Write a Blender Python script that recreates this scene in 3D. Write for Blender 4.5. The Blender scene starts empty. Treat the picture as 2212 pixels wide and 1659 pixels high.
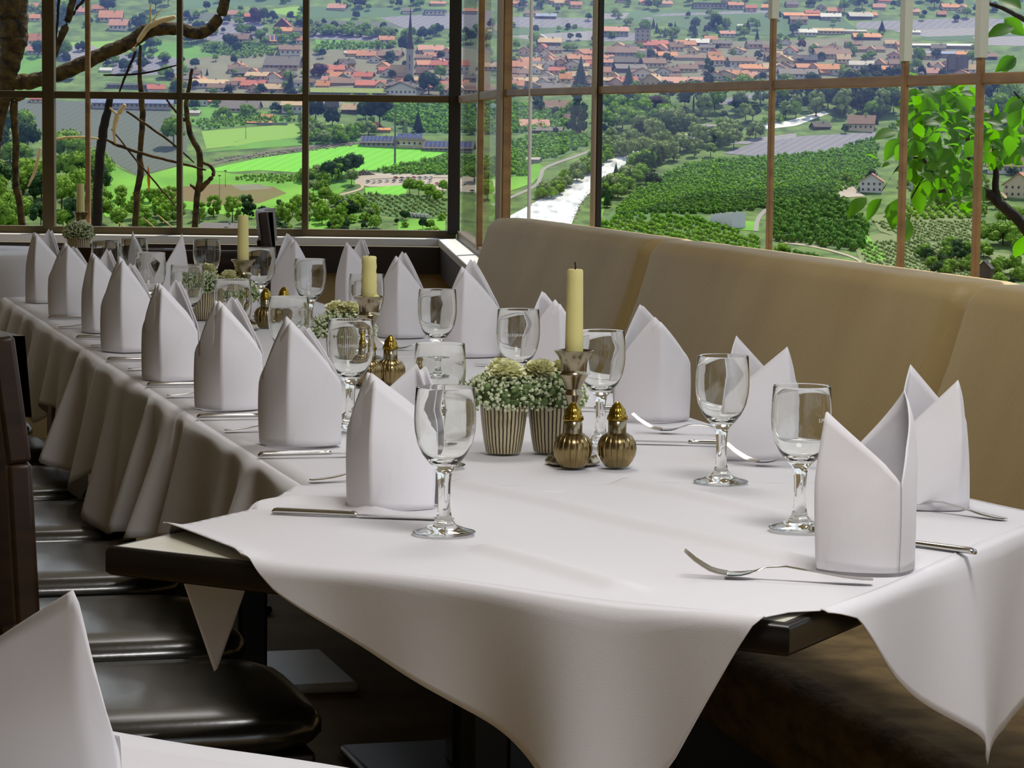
import bpy, bmesh, math, random
from math import pi, sin, cos, radians as R, sqrt, atan2, exp
from mathutils import Vector as V, Matrix
random.seed(7)
S = bpy.context.scene
COL = S.collection
# ------------------------------------------------------------------ camera, sky, sun, fill lights, exposure
FPX, CX, CY = 6000.0, 1106.0, 829.5            # focal length and image centre in pixels of a 2212 x 1659 frame
HORIZON, ROLL, CAMZ, TZ = 270.0, 0.012, 1.218, 0.75
PITCH = math.atan((CY - HORIZON) / FPX)
fw = V((0, cos(PITCH), -sin(PITCH))); rt0 = V((1, 0, 0)); up0 = V((0, sin(PITCH), cos(PITCH)))
rt = (rt0 * cos(ROLL) + up0 * sin(ROLL)); up = (up0 * cos(ROLL) - rt0 * sin(ROLL))
cam = bpy.data.cameras.new('camera'); camo = bpy.data.objects.new('camera', cam); COL.objects.link(camo)
cam.sensor_width = 36; cam.lens = 36 * FPX / 2212; cam.clip_start = 0.05; cam.clip_end = 6000
m = Matrix.Identity(4)
for i in range(3):
    m[i][0], m[i][1], m[i][2] = rt[i], up[i], -fw[i]
m.translation = (0, 0, CAMZ); camo.matrix_world = m
S.camera = camo
O = V((0, 0, CAMZ))

def lin(c):
    c = c / 255
    return c / 12.92 if c <= 0.04045 else ((c + 0.055) / 1.055) ** 2.4
ALB = [1.0]                                                    # scale of the albedos built next
def rgb(r, g, b): return (lin(r) * ALB[0], lin(g) * ALB[0], lin(b) * ALB[0], 1)

W = bpy.data.worlds.new('World'); S.world = W; W.use_nodes = True
nt = W.node_tree; nt.nodes.clear()
tc = nt.nodes.new('ShaderNodeTexCoord'); sx = nt.nodes.new('ShaderNodeSeparateXYZ'); mr = nt.nodes.new('ShaderNodeMapRange')
rp = nt.nodes.new('ShaderNodeValToRGB'); bg = nt.nodes.new('ShaderNodeBackground'); wo = nt.nodes.new('ShaderNodeOutputWorld')
mr.inputs['From Min'].default_value = -1
nt.links.new(tc.outputs['Generated'], sx.inputs[0]); nt.links.new(sx.outputs['Z'], mr.inputs[0]); nt.links.new(mr.outputs[0], rp.inputs[0])
nt.links.new(rp.outputs[0], bg.inputs[0]); nt.links.new(bg.outputs[0], wo.inputs[0])
e = rp.color_ramp.elements
e[0].position = 0.40; e[0].color = (.16, .17, .12, 1)
e[1].position = 0.50; e[1].color = (.93, .95, 1, 1)
for p_, c_ in ((0.485, (.22, .23, .17, 1)), (0.62, (.86, .92, 1, 1)), (1.0, (.38, .56, .95, 1))):
    q = e.new(p_); q.color = c_
bg.inputs[1].default_value = 1.05

def light(name, kind, energy, color, loc, to, **kw):
    l = bpy.data.lights.new(name, kind); l.energy = energy; l.color = color
    for k, v in kw.items(): setattr(l, k, v)
    o = bpy.data.objects.new(name, l); COL.objects.link(o); o.location = loc
    o.rotation_euler = (V(to) - V(loc)).to_track_quat('-Z', 'Y').to_euler()
    return o
light('sun', 'SUN', 6.0, (1, .93, .80), (30, 60, 90), (0, 12, -8), angle=R(.6))
# unseen fill lights added below the ceiling to brighten the tables and the aisle
for lx, ly, en in ((0.5, 2.3, 26), (.1, 4.6, 12), (-.8, 7.2, 3)):
    light('added_fill_light', 'AREA', en, (1, .985, .98), (lx, ly, 2.5), (lx, ly, 0), shape='DISK', size=.7)
S.view_settings.view_transform = 'Standard'; S.view_settings.look = 'None'
S.view_settings.exposure = 0.0; S.view_settings.gamma = 1; S.view_settings.use_curve_mapping = False
cy = S.cycles
cy.max_bounces = 10; cy.diffuse_bounces = 3; cy.glossy_bounces = 4; cy.transmission_bounces = 10; cy.transparent_max_bounces = 16
cy.volume_bounces = 0; cy.caustics_reflective = False; cy.caustics_refractive = True; cy.sample_clamp_indirect = 6
cy.use_adaptive_sampling = True; cy.adaptive_threshold = 0.02; cy.use_denoising = True

# ------------------------------------------------------------------ projection helpers: pixel -> point of the place
def ray(px, py): return (fw + rt * ((px - CX) / FPX) + up * ((CY - py) / FPX))
def on_z(px, py, z=TZ):
    d = ray(px, py); return O + d * ((z - CAMZ) / d.z)
def on_plane(px, py, p, n):
    d = ray(px, py); n = V(n); return O + d * ((V(p) - O).dot(n) / d.dot(n))
def at_y(px, py, y):
    d = ray(px, py); return O + d * (y / d.y)
def T2(px, py, z=TZ): q = on_z(px, py, z); return V((q.x, q.y))
def yhor(px): return HORIZON + ROLL * (px - CX)
def ground_y(px, py): return 1500 + 1.25 * (520 - (py - ROLL * (px - CX)))
def G(px, py, dz=0):
    q = at_y(px, py, ground_y(px, py)); q.z += dz; return q
def gm(px, py): return ground_y(px, py) / FPX       # metres per pixel out there

# ------------------------------------------------------------------ object helpers
def tag(o, label=None, cat=None, group=None, kind=None):
    for k, v in (('label', label), ('category', cat), ('group', group), ('kind', kind)):
        if v: o[k] = v
    return o
def empty(name, loc=(0, 0, 0), rz=0, parent=None):
    o = bpy.data.objects.new(name, None); COL.objects.link(o); o.location = loc; o.rotation_euler = (0, 0, rz)
    o.empty_display_size = .05
    if parent: o.parent = parent
    return o
class MB:
    def __init__(s): s.v = []; s.f = []; s.m = []
    def add(s, vs, fs, mi=0):
        b = len(s.v); s.v += [tuple(p) for p in vs]
        s.f += [tuple(b + i for i in f) for f in fs]; s.m += [mi] * len(fs); return s
    def box(s, c, d, rz=0, mi=0, mat=None):
        x, y, z = d[0] / 2, d[1] / 2, d[2] / 2
        vs = [V((a, b, c_)) for a in (-x, x) for b in (-y, y) for c_ in (-z, z)]
        M = mat or Matrix.Rotation(rz, 3, 'Z')
        return s.add([M @ p + V(c) for p in vs], [(0, 1, 3, 2), (4, 6, 7, 5), (0, 4, 5, 1), (2, 3, 7, 6), (0, 2, 6, 4), (1, 5, 7, 3)], mi)
    def bar(s, a, b, w, h, mi=0):
        a, b = V(a), V(b); d = (b - a); L = d.length; d.normalize()
        u = V((0, 0, 1)) if abs(d.z) < .9 else V((0, 1, 0))
        r = d.cross(u).normalized(); u = r.cross(d)
        return s.box((a + b) / 2, (w, L, h), mat=Matrix((r, d, u)).transposed(), mi=mi)
    def lathe(s, prof, n=32, mi=0, c=(0, 0, 0), rf=None, close=True):
        b = []
        for j, (r, z) in enumerate(prof):
            for i in range(n):
                a = 2 * pi * i / n; rr = r * (rf(a, z) if rf else 1)
                b.append((c[0] + rr * cos(a), c[1] + rr * sin(a), c[2] + z))
        fs = [(j * n + i, j * n + (i + 1) % n, (j + 1) * n + (i + 1) % n, (j + 1) * n + i) for j in range(len(prof) - 1) for i in range(n)]
        s.add(b, fs, mi)
        return s
    def tube(s, pts, rad, n=8, mi=0, noise=0, caps=True):
        pts = [V(p) for p in pts]; N = len(pts); vs = []
        for i, p in enumerate(pts):
            d = (pts[min(i + 1, N - 1)] - pts[max(i - 1, 0)]).normalized()
            u = V((0, 0, 1)) if abs(d.z) < .85 else V((1, 0, 0))
            r = d.cross(u).normalized(); u = r.cross(d)
            rr = rad[i] if isinstance(rad, (list, tuple)) else rad
            for k in range(n):
                a = 2 * pi * k / n; q = rr * (1 + noise * random.uniform(-1, 1))
                vs.append(p + r * (q * cos(a)) + u * (q * sin(a)))
        fs = [(i * n + k, i * n + (k + 1) % n, (i + 1) * n + (k + 1) % n, (i + 1) * n + k) for i in range(N - 1) for k in range(n)]
        if caps: fs += [tuple(range(n - 1, -1, -1)), tuple((N - 1) * n + k for k in range(n))]
        return s.add(vs, fs, mi)
    def grid(s, P, mi=0, wrap=False):
        nr, nc = len(P), len(P[0]); vs = [p for row in P for p in row]
        fs = [(j * nc + i, j * nc + (i + 1) % nc, (j + 1) * nc + (i + 1) % nc, (j + 1) * nc + i) for j in range(nr - 1) for i in range(nc if wrap else nc - 1)]
        return s.add(vs, fs, mi)
    def build(s, name, mats, parent=None, smooth=True, angle=40, loc=None, solid=0, bevel=0, sub=0, off=-1):
        me = bpy.data.meshes.new(name); me.from_pydata(s.v, [], s.f)
        for mt in (mats if isinstance(mats, (list, tuple)) else [mats]): me.materials.append(mt)
        me.polygons.foreach_set('material_index', s.m); me.update()
        if smooth:
            me.polygons.foreach_set('use_smooth', [True] * len(me.polygons))
            if angle < 180: me.set_sharp_from_angle(angle=R(angle))
        o = bpy.data.objects.new(name, me); COL.objects.link(o)
        if loc is not None: o.location = loc
        if parent: o.parent = parent
        if solid:
            md = o.modifiers.new('solid', 'SOLIDIFY'); md.thickness = solid; md.offset = off
        if bevel:
            md = o.modifiers.new('bevel', 'BEVEL'); md.width = bevel; md.segments = 3; md.limit_method = 'ANGLE'
        if sub:
            md = o.modifiers.new('sub', 'SUBSURF'); md.levels = sub; md.render_levels = sub
        return o
def smoothpath(pts, k=6):
    pts = [V(p) for p in pts]; out = []
    for i in range(len(pts) - 1):
        p0, p1, p2, p3 = pts[max(i - 1, 0)], pts[i], pts[i + 1], pts[min(i + 2, len(pts) - 1)]
        for j in range(k):
            t = j / k
            out.append(.5 * ((2 * p1) + (p2 - p0) * t + (2 * p0 - 5 * p1 + 4 * p2 - p3) * t * t + (3 * p1 - p0 - 3 * p2 + p3) * t ** 3))
    return out + [pts[-1]]
def interp(xs, x):
    for (a, b), (c, d) in zip(xs, xs[1:]):
        if x <= c: return b + (d - b) * max(0, (x - a)) / (c - a)
    return xs[-1][1]
def inside(p, poly):
    x, y = p; c = False; n = len(poly)
    for i in range(n):
        x1, y1 = poly[i]; x2, y2 = poly[i - 1]
        if (y1 > y) != (y2 > y) and x < (x2 - x1) * (y - y1) / (y2 - y1) + x1: c = not c
    return c
def dup(o, loc, rz=0, sc=(1, 1, 1), mats=None, parent=None):
    c = o.copy(); COL.objects.link(c); c.location = loc; c.rotation_euler = (0, 0, rz); c.scale = sc
    return c
def dup_tree(o, parent=None):
    c = o.copy(); COL.objects.link(c)
    if parent: c.parent = parent
    for ch in list(o.children): dup_tree(ch, c)
    return c

# ------------------------------------------------------------------ materials
MAT = {}
def pbr(name, col, rough=.6, metal=0, var=0, vscale=5, bump=0, bscale=40, col2=None, spec=.5, coat=0, sheen=0, trans=0, ior=1.45, stretch=(1, 1, 1), detail=4):
    mt = bpy.data.materials.new(name); mt.use_nodes = True; n = mt.node_tree; b = n.nodes['Principled BSDF']
    c = rgb(*col); b.inputs['Base Color'].default_value = c; b.inputs['Roughness'].default_value = rough
    b.inputs['Metallic'].default_value = metal; b.inputs['Specular IOR Level'].default_value = spec
    b.inputs['Coat Weight'].default_value = coat; b.inputs['Coat Roughness'].default_value = .15; b.inputs['Sheen Weight'].default_value = sheen
    b.inputs['Transmission Weight'].default_value = trans; b.inputs['IOR'].default_value = ior
    if var or bump or col2:
        t = n.nodes.new('ShaderNodeTexCoord'); mp = n.nodes.new('ShaderNodeMapping'); mp.inputs['Scale'].default_value = stretch
        n.links.new(t.outputs['Object'], mp.inputs[0])
    if var or col2:
        z = n.nodes.new('ShaderNodeTexNoise'); z.inputs['Scale'].default_value = vscale; z.inputs['Detail'].default_value = detail
        n.links.new(mp.outputs[0], z.inputs[0]); r = n.nodes.new('ShaderNodeValToRGB')
        k = [1 - var, 1 + var]; a, d = r.color_ramp.elements; a.position = .32; d.position = .68
        a.color = tuple(min(1, x * k[0]) for x in c[:3]) + (1,)
        d.color = rgb(*col2) if col2 else tuple(min(1, x * k[1]) for x in c[:3]) + (1,)
        n.links.new(z.outputs[0], r.inputs[0]); n.links.new(r.outputs[0], b.inputs['Base Color'])
    if bump:
        z2 = n.nodes.new('ShaderNodeTexNoise'); z2.inputs['Scale'].default_value = bscale; z2.inputs['Detail'].default_value = 3
        n.links.new(mp.outputs[0], z2.inputs[0]); bp = n.nodes.new('ShaderNodeBump'); bp.inputs['Strength'].default_value = bump
        bp.inputs['Distance'].default_value = .01; n.links.new(z2.outputs[0], bp.inputs['Height']); n.links.new(bp.outputs[0], b.inputs['Normal'])
    MAT[name] = mt; return mt
def stripes(name, c1, c2, scale, ang=0, rough=.8, noise=.6, bands=True, pos=(.4, .6), dist=2.0):
    "procedural stripe pattern (rows of a field, grooves of a pot)"
    mt = pbr(name, c1, rough); n = mt.node_tree; b = n.nodes['Principled BSDF']
    t = n.nodes.new('ShaderNodeTexCoord'); mp = n.nodes.new('ShaderNodeMapping'); mp.inputs['Rotation'].default_value = (0, 0, ang)
    w = n.nodes.new('ShaderNodeTexWave'); w.inputs['Scale'].default_value = scale; w.inputs['Distortion'].default_value = dist; w.inputs['Detail'].default_value = 3
    w.inputs['Detail Scale'].default_value = noise
    r = n.nodes.new('ShaderNodeValToRGB'); a, d = r.color_ramp.elements; a.position, d.position = pos
    a.color = rgb(*c1); d.color = rgb(*c2)
    n.links.new(t.outputs['Object'], mp.inputs[0]); n.links.new(mp.outputs[0], w.inputs[0]); n.links.new(w.outputs[0], r.inputs[0]); n.links.new(r.outputs[0], b.inputs['Base Color'])
    return mt

LINEN = pbr('white linen', (231, 228, 230), .9, bump=.06, bscale=900, sheen=.25, spec=.2)
NAPK = pbr('napkin linen', (236, 233, 236), .88, bump=.05, bscale=1200, sheen=.2, spec=.2)
DARKWOOD = pbr('dark stained wood', (46, 30, 20), .38, var=.35, vscale=6, stretch=(1, 1, 8), spec=.4)
BLACKWOOD = pbr('near black wood', (22, 17, 13), .35, var=.3, vscale=8)
LAMINATE = pbr('cream laminate', (222, 218, 200), .35, var=.03)
LEATHER = pbr('black leather', (34, 34, 30), .27, bump=.03, bscale=120, spec=1, coat=.6)
UPHOL = pbr('beige upholstery', (158, 134, 86), .5, var=.10, vscale=3.0, bump=.10, bscale=160, spec=.35, col2=(170, 148, 100), stretch=(1, 1, .25))
UPHOLD = pbr('seam piping', (92, 76, 50), .6)
SEATUP = pbr('patterned seat fabric', (112, 92, 58), .8, var=.3, vscale=14, col2=(140, 118, 78), stretch=(1, 1, 3), bump=.3, bscale=40)
STEEL = pbr('polished steel', (205, 203, 198), .16, metal=1, var=.04)
BRASS = pbr('antique brass', (150, 132, 92), .24, metal=1, var=.22, vscale=30)
PEWTER = pbr('tarnished silver', (156, 146, 122), .22, metal=1, var=.25, vscale=40)
GOLD = pbr('yellow brass', (160, 134, 56), .2, metal=1, var=.15, vscale=40)
WAX = pbr('pale yellow wax', (224, 214, 142), .5, var=.05); WAX.node_tree.nodes['Principled BSDF'].inputs['Subsurface Weight'].default_value = .15
WAX.node_tree.nodes['Principled BSDF'].inputs['Subsurface Radius'].default_value = (.01, .008, .004)
WICK = pbr('burnt wick', (20, 18, 16), .9)
ETCH = pbr('white print on glass', (240, 240, 240), .6)
PETAL = pbr('pale yellow petals', (252, 248, 196), .7, var=.12, vscale=60)
SPRIG = pbr('tiny white flowers', (214, 222, 184), .8, var=.1, vscale=100)
SPRIGG = pbr('green sprigs', (112, 134, 82), .8, var=.3, vscale=80)
WALLP = pbr('beige wall paint', (178, 160, 118), .8, var=.04)
DARKBAND = pbr('dark sill board', (38, 26, 18), .5, var=.2)
SILLW = pbr('pale aluminium sill', (222, 222, 220), .35)
FLOORM = pbr('worn brown floor', (150, 122, 74), .7, var=.25, vscale=4, col2=(166, 138, 86), spec=.2)
CEILM = pbr('white ceiling', (236, 232, 224), .9)
MULLO = pbr('olive brown frame', (76, 62, 30), .45, var=.2, vscale=6)
MULLB = pbr('brown painted frame', (134, 100, 62), .45, var=.22, vscale=9, stretch=(1, 1, 3), col2=(150, 118, 72))
MULLSUN = pbr('painted sunlit frame', (196, 200, 184), .45)  # sunlight on the mullion tops, painted as a pale colour
MULLK = pbr('blackened frame', (24, 19, 14), .5)
MULLT = pbr('tan frame face', (150, 132, 100), .5)
BARK = pbr('mossy bark', (30, 23, 11), .9, var=.55, vscale=30, bump=.9, bscale=60, col2=(84, 66, 24))
BARKD = pbr('dark bark', (26, 20, 13), .9, var=.3, vscale=20, bump=.6, bscale=50)
TWIG = pbr('dry sunlit twig', (196, 176, 130), .8, var=.2, vscale=20)  # dry twigs with sunlight painted into their pale colour

def glass_mat(name):
    mt = bpy.data.materials.new(name); mt.use_nodes = True; n = mt.node_tree; n.nodes.clear()
    g = n.nodes.new('ShaderNodeBsdfGlass'); g.inputs['IOR'].default_value = 1.46; g.inputs['Roughness'].default_value = 0; g.inputs['Color'].default_value = (.985, .99, .98, 1)
    o = n.nodes.new('ShaderNodeOutputMaterial'); n.links.new(g.outputs[0], o.inputs[0]); return mt
GLASS = glass_mat('clear drinking glass')
def pane_mat():
    mt = bpy.data.materials.new('window pane glass'); mt.use_nodes = True; n = mt.node_tree; n.nodes.clear()
    t = n.nodes.new('ShaderNodeBsdfTransparent'); t.inputs[0].default_value = (.97, .98, .97, 1); g = n.nodes.new('ShaderNodeBsdfGlossy'); g.inputs['Roughness'].default_value = .01
    f = n.nodes.new('ShaderNodeFresnel'); f.inputs[0].default_value = 1.06; mx = n.nodes.new('ShaderNodeMixShader'); o = n.nodes.new('ShaderNodeOutputMaterial')
    n.links.new(f.outputs[0], mx.inputs[0]); n.links.new(t.outputs[0], mx.inputs[1]); n.links.new(g.outputs[0], mx.inputs[2]); n.links.new(mx.outputs[0], o.inputs[0]); return mt
PANE = pane_mat()
def leaf_mat(name, col, tcol):
    mt = bpy.data.materials.new(name); mt.use_nodes = True; n = mt.node_tree; b = n.nodes['Principled BSDF']
    b.inputs['Base Color'].default_value = rgb(*col); b.inputs['Roughness'].default_value = .5; b.inputs['Specular IOR Level'].default_value = .2
    t = n.nodes.new('ShaderNodeBsdfTranslucent'); t.inputs[0].default_value = rgb(*tcol); mx = n.nodes.new('ShaderNodeMixShader'); mx.inputs[0].default_value = .42
    o = n.nodes['Material Output']; n.links.new(b.outputs[0], mx.inputs[1]); n.links.new(t.outputs[0], mx.inputs[2]); n.links.new(mx.outputs[0], o.inputs[0]); return mt
LEAF = leaf_mat('sunlit leaf', (22, 62, 10), (112, 196, 6))
# ================================================================== THE ROOM
A_DIR = V((T2(5, 640) - T2(655, 1052))).normalized()          # along the long table, away from us
C_DIR = V((A_DIR.y, -A_DIR.x))                                 # across it, towards the bench
L0 = T2(655, 1052); RW = .78
def rowpt(s, w): return L0 + A_DIR * s + C_DIR * w
def z3(p, z): return V((p[0], p[1], z))
BT = [on_z(1000, 462, .965), on_z(2100, 614, .965)]            # front top edge of the bench back
B_DIR = V((BT[1] - BT[0]).xy).normalized(); N_DIR = V((-B_DIR.y, B_DIR.x))   # along the bench towards us; out of the window
WD = .21
W0 = V(BT[0].xy) + N_DIR * WD                                  # a point of the right window wall
def wallpt(px, py=400):
    q = on_plane(px, py, z3(W0, 0), z3(N_DIR, 0)); return V((q.x, q.y))
YL = 10.6
P_A, P_B = V((at_y(-420, 400, YL).x, YL)), V((at_y(986, 400, YL).x, YL))
P_C = wallpt(1070); P_D = wallpt(1078) + B_DIR * 6.6
SILL, RAIL, HEAD = .80, 1.312, 2.42
mb = MB(); mb.box((-1.0, 4.0, -.05), (6.5, 14.2, .1)); o = mb.build('floor', FLOORM, smooth=False); tag(o, kind='structure')
outl = [V((-4.2, -3.0)), V((-4.2, 10.6)), P_A, P_B, P_C, P_D, V((P_D.x + .3, -3.0))]
def off(p, d): return p + d * .55
ring = [outl[0], V((-4.2, 11.15)), V((P_B.x + .4, 11.15)), P_C + N_DIR * .55 + V((.0, .1)), P_D + N_DIR * .55, outl[6]]  # unseen roof overhang added to keep the sun off the tables
mb = MB(); n = len(ring)
mb.add([z3(p, 2.6) for p in ring] + [z3(p, 2.72) for p in ring], [tuple(range(n)), tuple(range(2 * n - 1, n - 1, -1))] + [(i, (i + 1) % n, n + (i + 1) % n, n + i) for i in range(n)])
o = mb.build('ceiling_with_added_overhang', CEILM, smooth=False); tag(o, kind='structure')

def wallseg(name, a, b, out, z0, z1, mat, th=.09):
    q = MB(); d = (b - a).normalized(); c = (a + b) / 2 + out * th / 2
    q.box(z3(c, (z0 + z1) / 2), ((b - a).length, th, z1 - z0), rz=atan2(d.y, d.x)); o = q.build(name, mat, smooth=False); return tag(o, kind='structure')
NL = V((0, 1)); NM = V(((P_C - P_B).y, -(P_C - P_B).x)).normalized(); NM = -NM if NM.x < 0 else NM
wallseg('wall_left', P_A, P_B, NL, 0, SILL - .05, WALLP)
wallseg('wall_middle', P_B, P_C, NM, 0, SILL - .05, WALLP)
wallseg('wall_right', P_C, P_D, N_DIR, 0, SILL - .05, WALLP)
wallseg('added_wall_side', V((-4.2, -3)), V((-4.2, 10.6)), V((-1, 0)), 0, 2.6, WALLP)  # unseen wall added to cut the light from the left
wallseg('added_wall_back', V((-4.2, -3)), V((1.2, -3)), V((0, -1)), 0, 2.6, WALLP)  # unseen wall added to cut the light from behind
for i, (a, b, nn) in enumerate(((P_A, P_B, NL), (P_B, P_C, NM), (P_C, P_D, N_DIR))):
    d = (b - a).normalized(); c = (a + b) / 2; L = (b - a).length; rz = atan2(d.y, d.x)
    q = MB(); q.box(z3(c - nn * .030, SILL - .030), (L, .08, .03), rz=rz); o = q.build('trim_%d' % (i + 1), SILLW, smooth=False, bevel=.004); tag(o, kind='structure')
    q = MB(); q.box(z3(c - nn * .035, SILL - .045 - .055), (L, .06, .10), rz=rz); o = q.build('trim_%d' % (i + 4), DARKBAND, smooth=False); tag(o, kind='structure')

def window(name, a, b, nn, bars, rails, fm, label=None):
    """frame bars at distances along a-b, cross rails at heights, one glass pane in every opening"""
    d = (b - a).normalized(); L = (b - a).length; rz = atan2(d.y, d.x)
    root = empty(name); tag(root, kind='structure')
    xs = []
    for (t, w, dep, mat, face) in bars:
        q = MB(); q.box(z3(a + d * t + nn * dep / 2, (SILL + HEAD) / 2), (w, dep, HEAD - SILL), rz=rz); q.build('mullion', mat, root, smooth=False, bevel=.003)
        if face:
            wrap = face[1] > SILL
            q = MB(); q.box(z3(a + d * t + nn * (dep / 2 if wrap else -.004), (face[1] + face[2]) / 2), (w * (1.1 if wrap else .9), dep + .006 if wrap else .006, face[2] - face[1]), rz=rz); q.build('cover_or_sun_strip', face[0], root, smooth=False)  # wrapped strips carry painted sunlight, the others are tan faces
        xs.append(t)
    for (z, h, dep, mat) in rails:
        q = MB(); q.box(z3((a + b) / 2 + nn * (dep / 2 + .003), z), (L, dep, h), rz=rz); q.build('cross_rail', mat, root, smooth=False, bevel=.003)
    q = MB()
    for t0, t1 in zip([0] + xs, xs + [L]):
        if t1 - t0 < .03: continue
        for z0, z1 in ((SILL, RAIL), (RAIL, HEAD)):
            p0, p1 = a + d * t0 + nn * .02, a + d * t1 + nn * .02
            q.add([z3(p0, z0), z3(p1, z0), z3(p1, z1), z3(p0, z1)], [(0, 1, 2, 3)])
    q.build('pane', PANE, root, smooth=False)
    return root
def tl(px): return at_y(px, 350, YL).x - P_A.x
window('window_1', P_A, P_B, NL, [(tl(-230), .025, .04, MULLO, None), (tl(104), .046, .05, MULLO, None), (tl(189), .018, .03, MULLB, None), (tl(387), .021, .04, MULLO, None), (tl(659), .024, .04, MULLO, None), (tl(981), .046, .06, MULLK, None)],
       [(RAIL, .027, .035, MULLO), (SILL - .002, .03, .045, MULLO), (HEAD, .06, .05, MULLO)], MULLO)
Lm = (P_C - P_B).length
tmid = (on_plane(1031, 300, z3(P_B, 0), z3(NM, 0)).xy - P_B).length
window('window_2', P_B, P_C, NM, [(tmid, .06, .02, MULLB, None)], [(RAIL, .027, .035, MULLB), (SILL - .002, .03, .045, MULLO), (HEAD, .06, .05, MULLO)], MULLO)
def tr(px): return (wallpt(px) - P_C).dot(B_DIR)
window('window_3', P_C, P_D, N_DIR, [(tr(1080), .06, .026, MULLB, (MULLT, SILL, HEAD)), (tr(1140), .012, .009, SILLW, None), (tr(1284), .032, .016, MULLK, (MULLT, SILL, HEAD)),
       (tr(1659), .022, .010, MULLB, (MULLSUN, 1.456, HEAD)), (tr(1944), .022, .010, MULLB, (MULLSUN, 1.350, HEAD)), (tr(2106), .022, .010, MULLB, (MULLSUN, 1.35, HEAD)), (tr(2106) + 1.3, .06, .03, MULLB, None), (tr(2106) + 2.6, .06, .03, MULLB, None)],
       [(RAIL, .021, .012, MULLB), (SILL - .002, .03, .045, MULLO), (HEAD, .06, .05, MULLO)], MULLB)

# ------------------------------------------------------------------ banquette units
def banquette(t0, t1, label):
    base = V(BT[0].xy) + B_DIR * ((t0 + t1) / 2)
    root = empty('banquette', z3(base, 0), atan2(B_DIR.y, B_DIR.x)); tag(root, label, 'bench', 'upholstered bench units under the right window')
    L = t1 - t0 - .006                                         # local x along the bench, local -y... towards the room is -N
    sgn = -1 if V((-sin(root.rotation_euler.z), cos(root.rotation_euler.z))).dot(N_DIR) > 0 else 1
    # section: u towards the room, z up
    sec = [(-.15, .44)] + [(-.15, .90)] + [(-.15 + .05 - .05 * cos(a), .915 + .05 * sin(a)) for a in (pi / 6, pi / 3, pi / 2)] + [(-.05, .967)] + \
          [(-.02 + .045 * sin(a), .922 + .045 * cos(a)) for a in (0.2, pi / 6, pi / 3, pi / 2 - .25)] + [(.05, .84), (.095, .72), (.14, .60), (.19, .47), (.195, .44)]
    cz, cu, r = .62, -.05, .055
    rows = []
    ts = [0, .003, .009, .018, .03, .042, .055] + [.055 + (L - .11) * k / 14 for k in range(1, 14)] + [L - x for x in (.055, .042, .03, .018, .009, .003, 0)]
    for t in ts:
        e_ = min(t, L - t); ins = r - sqrt(max(0, r * r - (r - min(e_, r)) ** 2)); row = []
        for (u, z) in sec:
            f = 1 if u > -.14 else 0
            puff = .012 * sin(pi * min(1, max(0, t / L))) * (1 if .5 < z < .9 and u > 0 else 0)
            row.append((t - L / 2, sgn * (u + puff - ins * .75 * f), z - ins * (.75 if z > .9 else .15) * f))
        rows.append(row)
    q = MB(); q.grid(rows); q.add(rows[0], [tuple(range(len(sec)))]); q.add(rows[-1], [tuple(range(len(sec) - 1, -1, -1))])
    q.build('backrest', UPHOL, root, angle=70)
    q = MB(); q.box((0, sgn * .33, .37), (L, .44, .15)); q.build('seat_cushion', SEATUP, root, bevel=.04)
    q = MB(); q.box((0, sgn * .20, .145), (L, .60, .29)); q.build('plinth', BLACKWOOD, root, smooth=False, bevel=.005)
    return root
s1 = (V(on_z(1398, 519, .965).xy) - V(BT[0].xy)).dot(B_DIR); s2 = (V(on_z(2096, 613, .965).xy) - V(BT[0].xy)).dot(B_DIR)
s0 = (V(on_z(958, 470, .965).xy) - V(BT[0].xy)).dot(B_DIR)
banquette(s0, s1, 'far unit of the beige bench, its rounded end by the dark window post')
banquette(s1, s2, 'middle unit of the beige upholstered bench, between its two dark seams')
banquette(s2, s2 + 1.75, 'nearest unit of the beige upholstered bench, cut off by the right edge of the photo')

# ------------------------------------------------------------------ tables
def slab(name_root, poly, label, base, edge=DARKWOOD, th=.032, top=TZ - .003, foot=True, grp=None):
    c = sum((V(p) for p in poly), V((0, 0))) / len(poly)
    root = empty('dining_table', z3(c, 0)); tag(root, label, 'table', grp)
    n = len(poly); lo = [V(p) - c for p in poly]
    if sum(lo[i].x * lo[(i + 1) % n].y - lo[i].y * lo[(i + 1) % n].x for i in range(n)) < 0: lo.reverse()
    def inset(d):
        out = []
        for i in range(n):
            p, a, b = lo[i], lo[i - 1], lo[(i + 1) % n]; e1 = (p - a).normalized(); e2 = (b - p).normalized()
            n1 = V((-e1.y, e1.x)); n2 = V((-e2.y, e2.x)); k = (n1 + n2); out.append(p + k / max(.3, 1 + n1.dot(n2)) * d)
        return out
    q = MB(); prof = [(0.02, -th), (0.004, -th), (0, -th + .004), (0, -.006), (.002, -.002), (.006, 0), (.010, 0)]
    rows = [[z3(p, top + z) for p in inset(d)] for d, z in prof]; q.grid(rows, wrap=True); q.add(rows[0], [tuple(range(n - 1, -1, -1))])
    tt = q.build('table_top', edge, root, angle=50)
    q = MB(); r = inset(.010); q.add([z3(p, top) for p in r], [tuple(range(n))]); q.build('laminate_surface', LAMINATE, tt, smooth=False)
    bx, by, brz = base
    b = V((bx, by)) - c
    q = MB(); q.box(z3(b, (top - th + .02) / 2), (.065, .065, top - th - .02), rz=brz); q.build('column', BLACKWOOD, root, bevel=.008)
    q = MB(); q.box(z3(b, top - th - .02), (.50, .30, .04), rz=brz); q.build('under_frame', BLACKWOOD, root)
    if foot:
        q = MB(); q.box(z3(b, .011), (.40, .40, .022), rz=brz); q.build('foot_plate', LAMINATE if foot == 2 else BLACKWOOD, root, bevel=.01)
    return root
tA, tB = T2(228, 1180, TZ - .003), T2(1706, 1349, TZ - .003)
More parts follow.
